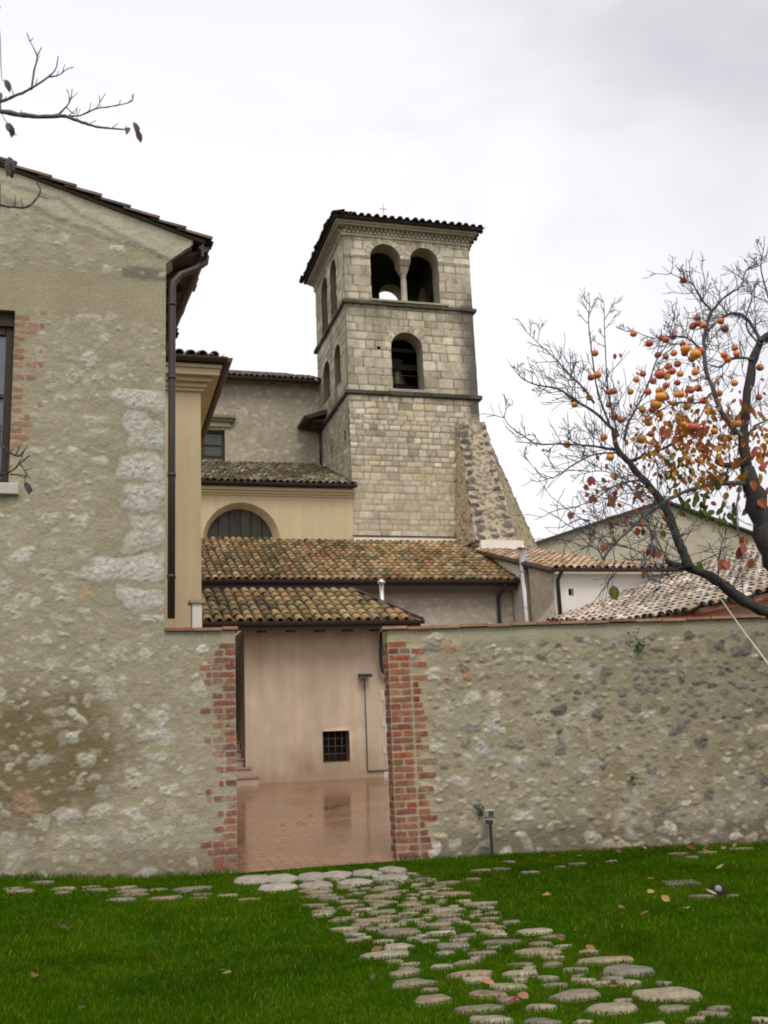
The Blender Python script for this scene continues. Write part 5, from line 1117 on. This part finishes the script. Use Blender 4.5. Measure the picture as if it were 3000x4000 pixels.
# ================================================================== things standing at the right wall
def world(p): return np.array(p)
sp = onz(1923, 3343); spot = thing('garden_spotlight', 'small garden spotlight on a dark stake in front of the right garden wall', 'light', tuple(sp), 'W')
Ysp = sp[1]; tp_ = onY(1911, 3210, Ysp)
mb = MB(); mb.box(sp[0]-.016, sp[0]+.016, Ysp-.008, Ysp+.008, -.05, tp_[2]); o_ = mesh('stake', mb, M_IRON, spot)
h0 = onY(1911, 3178, Ysp)
mb = MB(); mb.hexa([(h0[0]-.05, Ysp-.03, h0[2]-.035), (h0[0]+.06, Ysp-.03, h0[2]-.035), (h0[0]+.06, Ysp+.05, h0[2]-.05), (h0[0]-.05, Ysp+.05, h0[2]-.05)], [(h0[0]-.05, Ysp-.05, h0[2]+.04), (h0[0]+.06, Ysp-.05, h0[2]+.04), (h0[0]+.06, Ysp+.05, h0[2]+.045), (h0[0]-.05, Ysp+.05, h0[2]+.045)], (.40, .40, .38))
mesh('housing', mb, pmat('grey lamp housing', (.42, .42, .40), rough=.5, bump=0), spot, bevel=.006)
mb = MB(); mb.hexa([(h0[0]-.01, Ysp-.037, h0[2]-.022), (h0[0]+.045, Ysp-.037, h0[2]-.022), (h0[0]+.045, Ysp-.033, h0[2]-.022), (h0[0]-.01, Ysp-.033, h0[2]-.022)], [(h0[0]-.01, Ysp-.054, h0[2]+.028), (h0[0]+.045, Ysp-.054, h0[2]+.028), (h0[0]+.045, Ysp-.05, h0[2]+.028), (h0[0]-.01, Ysp-.05, h0[2]+.028)], (.10, .12, .15)); mesh('lens', mb, M_GLASS, spot)
mb = MB(); mb.box(sp[0]-.05, sp[0]+.03, Ysp-.02, Ysp+.02, tp_[2]-.02, tp_[2]+.015, (.05, .05, .05)); mesh('bracket', mb, M_IRON, spot)
gs = onz(2806, 3490); gl0 = thing('ground_lamp', 'round dark ground lamp set on flat stones in the grass at the right', 'light', tuple(gs), 'W')
mb = MB(); mb.lathe((gs[0], gs[1], .0), [(.066, -.02), (.07, .02), (.058, .05), (.036, .07), (.0, .075)], 14, (.09, .095, .09)); mesh('body', mb, M_DARK, gl0)
mb = MB(); mb.lathe((gs[0]-.01, gs[1]-.045, .04), [(.0, .022), (.022, .018), (.03, .0)], 12, (.5, .52, .5), (-.2, -1, .5)); mesh('lens', mb, pmat('frosted lens', (.30, .29, .27), rough=.6, spec=.1, bump=0), gl0)
cp = onz(2660, 3448); mb = MB(); mb.box(cp[0]-.14, cp[0]+.14, cp[1]-.12, cp[1]+.12, -.03, .008, (.15, .15, .11)); mesh('access_cover', mb, M_COL, frame='W', base=tuple(cp), label='square grey access cover lying flush in the lawn at the right', cat='cover', bevel=.01)
gi = np.random.default_rng(88)
for (x, y, s_, n_, lab) in [(2490, 2520, .10, 60, 'largest dark ivy tuft growing high on the right garden wall'), (1868, 3162, .055, 28, 'small green sprig on the wall just above the garden spotlight'), (2467, 3040, .04, 20, 'tiny green sprig in the middle of the right garden wall')]:
    c = onR(x, y); mb = MB()
    for k in range(n_):
        p = np.array((c[0]+gi.normal(0, s_*.45), -.03-abs(gi.normal(0, .02)), c[2]+gi.normal(0, s_*.7))); L_ = gi.uniform(.018, .032)
        leaf(mb, p, np.array((gi.normal(0, 1), -.3, gi.normal(-.3, .8))), np.array((gi.normal(0, .4), -1, .5)), L_, L_*.8, np.array((.025, .065, .02))*gi.uniform(.7, 1.6), .2)
    mb.tube([(c[0], .01, c[2]-s_), (c[0], -.03, c[2]), (c[0]+.01, -.03, c[2]+s_)], .003, 5, (.06, .05, .03))
    mesh('wall_plant', mb, M_LEAF, frame='R', base=(c[0], 0, c[2]), label=lab, cat='plant', group='plants growing from the right wall')
# ================================================================== flagstones
gf = np.random.default_rng(99); FS = []
def gpoly(lst): return [onz(*q)[:2] for q in lst]
left = [(1120, 3436), (1180, 3478), (1290, 3600), (1400, 3690), (1510, 3770), (1650, 3860), (1760, 3950), (2000, 4120)]
right = [(1570, 3375), (1750, 3440), (1870, 3515), (2030, 3600), (2160, 3650), (2270, 3700), (2400, 3750), (2540, 3815), (2720, 3866), (2960, 3948), (3300, 4080)]
path_in = poly_in(gpoly(left+right[::-1]))
def flag(X, Y_, rx, ry, rot, c, lab, h=.002, n=13):
    m0 = int(gf.integers(5, 8)); t0 = np.sort((np.arange(m0)+gf.uniform(-.28, .28, m0))*2*math.pi/m0)+gf.uniform(0, 1.2)
    q0 = np.stack([np.cos(t0), np.sin(t0)], 1)*gf.uniform(.92, 1.22, m0)[:, None]; pts_ = []
    for i in range(m0):
        for k in (0, .13, .5, .87):
            c_ = q0[i]*(1-k)+q0[(i+1) % m0]*k; pts_.append(c_*(1+gf.normal(0, .022))*(.955 if k == 0 else 1))
    pts_ = np.array(pts_); n = len(pts_); a = rx*pts_[:, 0]; b = ry*pts_[:, 1]
    x = X+a*math.cos(rot)-b*math.sin(rot); y = Y_+a*math.sin(rot)+b*math.cos(rot)
    z = float(gz(np.array(X), np.array(Y_)))-.010; hh = h+gf.uniform(-.002, .005); tl = gf.normal(0, .012, 2)
    def ring(k, zz): return np.stack([X+(x-X)*k, Y_+(y-Y_)*k, z+zz+tl[0]*(x-X)+tl[1]*(y-Y_)], 1)
    v = np.vstack([ring(1.08, -.03), ring(1.0, hh-.008), ring(.95, hh), ring(.5, hh+.002+gf.uniform(-.003, .003)), [[X, Y_, z+hh+.003]]]); f = []
    for q in range(3):
        for i in range(n): f.append((q*n+i, q*n+(i+1) % n, (q+1)*n+(i+1) % n, (q+1)*n+i))
    for i in range(n): f.append((3*n+i, 3*n+(i+1) % n, 4*n))
    mb = MB(); mb.add(v, f, c, True)
    mesh('flagstone', mb, M_FLAG, frame='W', base=(X, Y_, z), label=lab, cat='paving stone', group='flagstones set in the lawn'); FS.append((X, Y_, rx, ry, rot))
def free(X, Y_, rx, ry, k=1.0):
    for (a, b, qx, qy, _) in FS:
        if ((X-a)/((rx+qx)*k))**2+((Y_-b)/((ry+qy)*k))**2 < 1: return False
    return True
FC = [(.27, .225, .155), (.22, .18, .125), (.32, .275, .20), (.26, .20, .13), (.19, .165, .125)]
# pale threshold slabs in the gateway
tx = 930
TH = [(985, 3432, 75, 17), (1105, 3428, 66, 17), (1215, 3420, 58, 15), (1320, 3412, 60, 16), (1430, 3404, 60, 15), (1535, 3392, 55, 15), (1080, 3462, 80, 14), (1235, 3452, 72, 14), (1385, 3440, 70, 13), (1520, 3425, 70, 13)]
for (x, y, w_, h_) in TH:
    a = onz(x, y); b = onz(x+w_, y-w_*.075); c = onz(x, y-h_); flag(a[0], a[1], np.linalg.norm(b-a)*.97, np.linalg.norm(c-a)*.92, .15, np.array((.37, .325, .275))*gf.uniform(.85, 1.1), 'pale threshold slab laid close to its neighbours in the gateway', .006, 9)
for k in range(5200):
    X = gf.uniform(-1.8, 3.2); Y_ = gf.uniform(3.6, 10.8)
    if not path_in(X, Y_): continue
    rx = gf.uniform(.075, .165) if k < 1500 else gf.uniform(.045, .085); ry = rx*gf.uniform(.5, .85)
    if free(X, Y_, rx, ry, 1.04+.14*float(sstep(8.6, 5.2, Y_))): flag(X, Y_, rx, ry, gf.normal(.1, .25), np.array(FC[gf.integers(5)])*gf.uniform(.85, 1.15), 'flat irregular flagstone with grass growing around it in the garden path')
for k in range(70):
    x = gf.uniform(-150, 1000); y = gf.normal(3508-.02*x, 12); p = onz(x, y); rx = gf.uniform(.08, .18); ry = rx*gf.uniform(.5, .8)
    p[2] = 0
    if free(p[0], p[1], rx, ry, 1.08): flag(p[0], p[1], rx, ry, gf.normal(.25, .1), np.array(FC[gf.integers(5)])*gf.uniform(.85, 1.2), 'flat flagstone in the row edging the grass below the stone house wall')
for (x, y, w_) in [(1880, 3398, 40), (1960, 3390, 34), (2070, 3404, 42), (1850, 3432, 28), (2260, 3372, 34), (2190, 3385, 22), (1990, 3364, 24), (2640, 3330, 40), (2760, 3322, 36), (2890, 3306, 50), (2570, 3300, 34), (2700, 3345, 26), (2740, 3498, 44), (2860, 3496, 30), (2390, 3362, 24)]:
    a = onz(x, y); rx = w_*a[1]/FPX; flag(a[0], a[1], rx, rx*.6, gf.normal(0, .2), np.array(FC[gf.integers(5)])*gf.uniform(.6, .95), 'worn flagstone half sunk in the grass near the right garden wall', .010)
# ================================================================== fallen leaves
LFY = [(.52, .36, .12), (.48, .30, .10), (.55, .42, .20)]; LFB = [(.22, .12, .06), (.28, .15, .08), (.14, .09, .06)]; LFR = [(.36, .07, .05), (.42, .22, .13)]
def fallen(x, y, L_, pal, lab, z=None, grp='fallen leaves on the lawn', lift=.02):
    p = onz(x, y); p[2] = float(gz(np.array(p[0]), np.array(p[1])))+lift if z is None else z
    th = gf.uniform(0, 6.28); mb = MB()
    leaf(mb, p-np.array((math.cos(th), math.sin(th), 0))*L_/2, np.array((math.cos(th), math.sin(th), gf.uniform(-.05, .35))), np.array((gf.normal(0, .35), gf.normal(-.3, .3), 1.)), L_, L_*.62, np.array(pal[gf.integers(len(pal))])*gf.uniform(.85, 1.15), gf.uniform(-.35, .25))
    mesh('fallen_leaf', mb, M_LEAF, frame='W', base=tuple(p), label=lab, cat='leaf', group=grp)
for (x, y) in [(2545, 3452), (2545, 3504), (2604, 3536), (2684, 3570), (2815, 3408), (2780, 3512), (2135, 3514)]: fallen(x, y, .085, LFY, 'yellow fallen leaf on the lawn near the ground lamp at the right', lift=.035)
for (x, y) in [(2430, 3560), (2520, 3588), (2815, 3568)]: fallen(x, y, .075, LFB[:2], 'brown fallen leaf on the lawn right of the path', lift=.03)
for (x, y, s_) in [(245, 3655, .075), (188, 3640, .045), (615, 3705, .07), (135, 3835, .08), (70, 3832, .05), (865, 3820, .06), (320, 3965, .05), (1460, 3850, .05), (1230, 3692, .05)]: fallen(x, y, s_, LFB, 'curled brown leaf lying on the lawn left of the path', lift=.035)
fallen(888, 3828, .06, [(.30, .30, .10)], 'greenish yellow leaf beside a dark one on the left lawn', lift=.035)
for (x, y, s_, p_) in [(1905, 3880, .08, [(.50, .26, .16)]), (2010, 3945, .10, [(.33, .05, .04)]), (2045, 3935, .07, [(.45, .2, .13)]), (2405, 3895, .09, [(.36, .18, .11)]), (2185, 3702, .07, LFB[:2]), (1475, 3745, .08, LFB[:2]), (1362, 3582, .06, LFB[:2]), (2310, 3740, .07, [(.42, .22, .12)]), (1570, 3472, .06, LFY)]: fallen(x, y, s_, p_, 'reddish brown leaf fallen among the path flagstones', lift=.045)
for k in range(34):
    x = gf.uniform(2150, 2990); y = 3345-.055*(x-2200)+gf.normal(0, 14)-6; fallen(x, y, gf.uniform(.05, .09), LFB+LFR+[(.3, .2, .1)], 'withered leaf in the litter at the foot of the right wall', grp='leaf litter along the right wall')
for (x, y, c) in [(1290, 3153, LFY), (1158, 3215, [(.30, .08, .05)]), (1200, 3217, LFY), (1105, 3218, LFY), (1335, 3212, LFY), (1445, 3155, LFY), (1500, 3153, LFY), (1200, 3183, LFY)]:
    d = ray(x, y); n_ = -.0600*E2+np.array([0, 0, 1.]); sl = .612/(21-GT+.02)
    kk = (-.012-sl*(GT-.02)-EYE)/(d[2]-sl*(d@E2)); P = CAM+kk*d
    th = gf.uniform(0, 6.28); mb = MB(); leaf(mb, P+(0, 0, .012), np.array((math.cos(th), math.sin(th), .1)), np.array((0, 0, 1.)), .10, .06, np.array(c[gf.integers(len(c))]), .1)
    mesh('fallen_leaf', mb, M_LEAF, frame='W', base=tuple(P), label='small dry leaf stuck to the wet courtyard paving', cat='leaf', group='leaves on the wet paving')
# ================================================================== grass
gg_ = np.random.default_rng(123)
def blades(n, xs, ys, hgt, wid, dens=None):
    X = gg_.uniform(*xs, n); Yq = gg_.uniform(*ys, n)
    keep = np.ones(n, bool)
    s = X*E1[0]+Yq*E1[1]; t = X*E2[0]+Yq*E2[1]
    keep &= t < GT-.02+.06*(vnoise(s*9, s*0, 3)-.5)
    rx_ = X-RPW[0]; ry_ = Yq-RPW[1]; c6, s6 = math.cos(FRAMES['R'][1]), math.sin(FRAMES['R'][1]); keep &= ~((rx_*c6+ry_*s6 > 0) & (-rx_*s6+ry_*c6 > -.02))
    keep &= ~((s > 1.46) & (s < 3.2) & (t > GT-.16))
    # inside view
    keep &= np.abs(X) < Yq*.42+1.7
    if dens is not None: keep &= gg_.random(n) < dens(X, Yq)
    X = X[keep]; Yq = Yq[keep]
    ok = np.ones(len(X), bool); nearst = np.zeros(len(X), bool)
    for (a, b, qx, qy, rot) in FS:
        m = (np.abs(X-a) < max(qx, qy)*1.1) & (np.abs(Yq-b) < max(qx, qy)*1.1)
        if not m.any(): continue
        nearst |= (np.abs(X-a) < qx*1.1+.07) & (np.abs(Yq-b) < qy*1.1+.09)
        i = np.nonzero(m)[0]; dx = X[i]-a; dy = Yq[i]-b; p_ = dx*math.cos(rot)+dy*math.sin(rot); q_ = -dx*math.sin(rot)+dy*math.cos(rot)
        ok[i[(np.abs(p_/qx)**3+np.abs(q_/qy)**3) < .98]] = False
    X = X[ok]; Yq = Yq[ok]; nearst = nearst[ok]; n = len(X)
    h = hgt*gg_.uniform(.45, 1.3, n)*(1+.9*fbm(X*2.2, Yq*2.2, 311)); w_ = wid*gg_.uniform(.7, 1.3, n)
    # turf is shorter in the path, longer at the walls
    h *= np.where(nearst, .60, 1.); t = X*E2[0]+Yq*E2[1]; h *= 1+.9*sstep(GT-.22, GT-.03, t)
    az_ = gg_.uniform(0, 2*math.pi, n); ln = gg_.uniform(.15, .8, n)*h; la = gg_.uniform(0, 2*math.pi, n)
    B = np.stack([X, Yq, gz(X, Yq)-.012], 1); sd = np.stack([np.cos(az_), np.sin(az_), 0*az_], 1)*w_[:, None]/2
    le = np.stack([np.cos(la)*ln, np.sin(la)*ln, 0*la], 1); up_ = np.stack([0*h, 0*h, h], 1)
    v = np.stack([B-sd, B+sd, B+sd*.8+le*.35+up_*.6, B-sd*.8+le*.35+up_*.6, B+le+up_], 1).reshape(-1, 3)
    pat = fbm(X*.9, Yq*.9, 301); pat2 = fbm(X*5, Yq*5, 302)
    g0 = np.array((.040, .112, .0015)); g1 = np.array((.105, .188, .004)); g2 = np.array((.22, .20, .035))
    k = np.clip(.4+1.2*pat+.9*pat2, 0, 1)[:, None]; c = g0*(1-k)+g1*k; dry = (gg_.random(n) < .05+.22*np.clip(fbm(X*1.6, Yq*1.6, 305)+.05, 0, 1))[:, None]; c = np.where(dry, g2, c)*gg_.uniform(.75, 1.25, n)[:, None]
    C = np.repeat(c, 5, axis=0); i = np.arange(n)*5
    return v, np.stack([i, i+1, i+2, i+3], 1), np.stack([i+3, i+2, i+4], 1), C
mb = MB()
for args in ((300000, (-4.7, 4.8), (3.3, 7.0), .030, .0042), (270000, (-6.3, 7.0), (6.8, 13.2), .032, .0062)):
    v, f4, f3, C = blades(*args); b0 = mb.n; mb.add(v, f4, C); mb.F.append(f3+b0); mb.S.append(False)
mesh('grass', mb, M_GRASS, frame='W', kind='stuff')
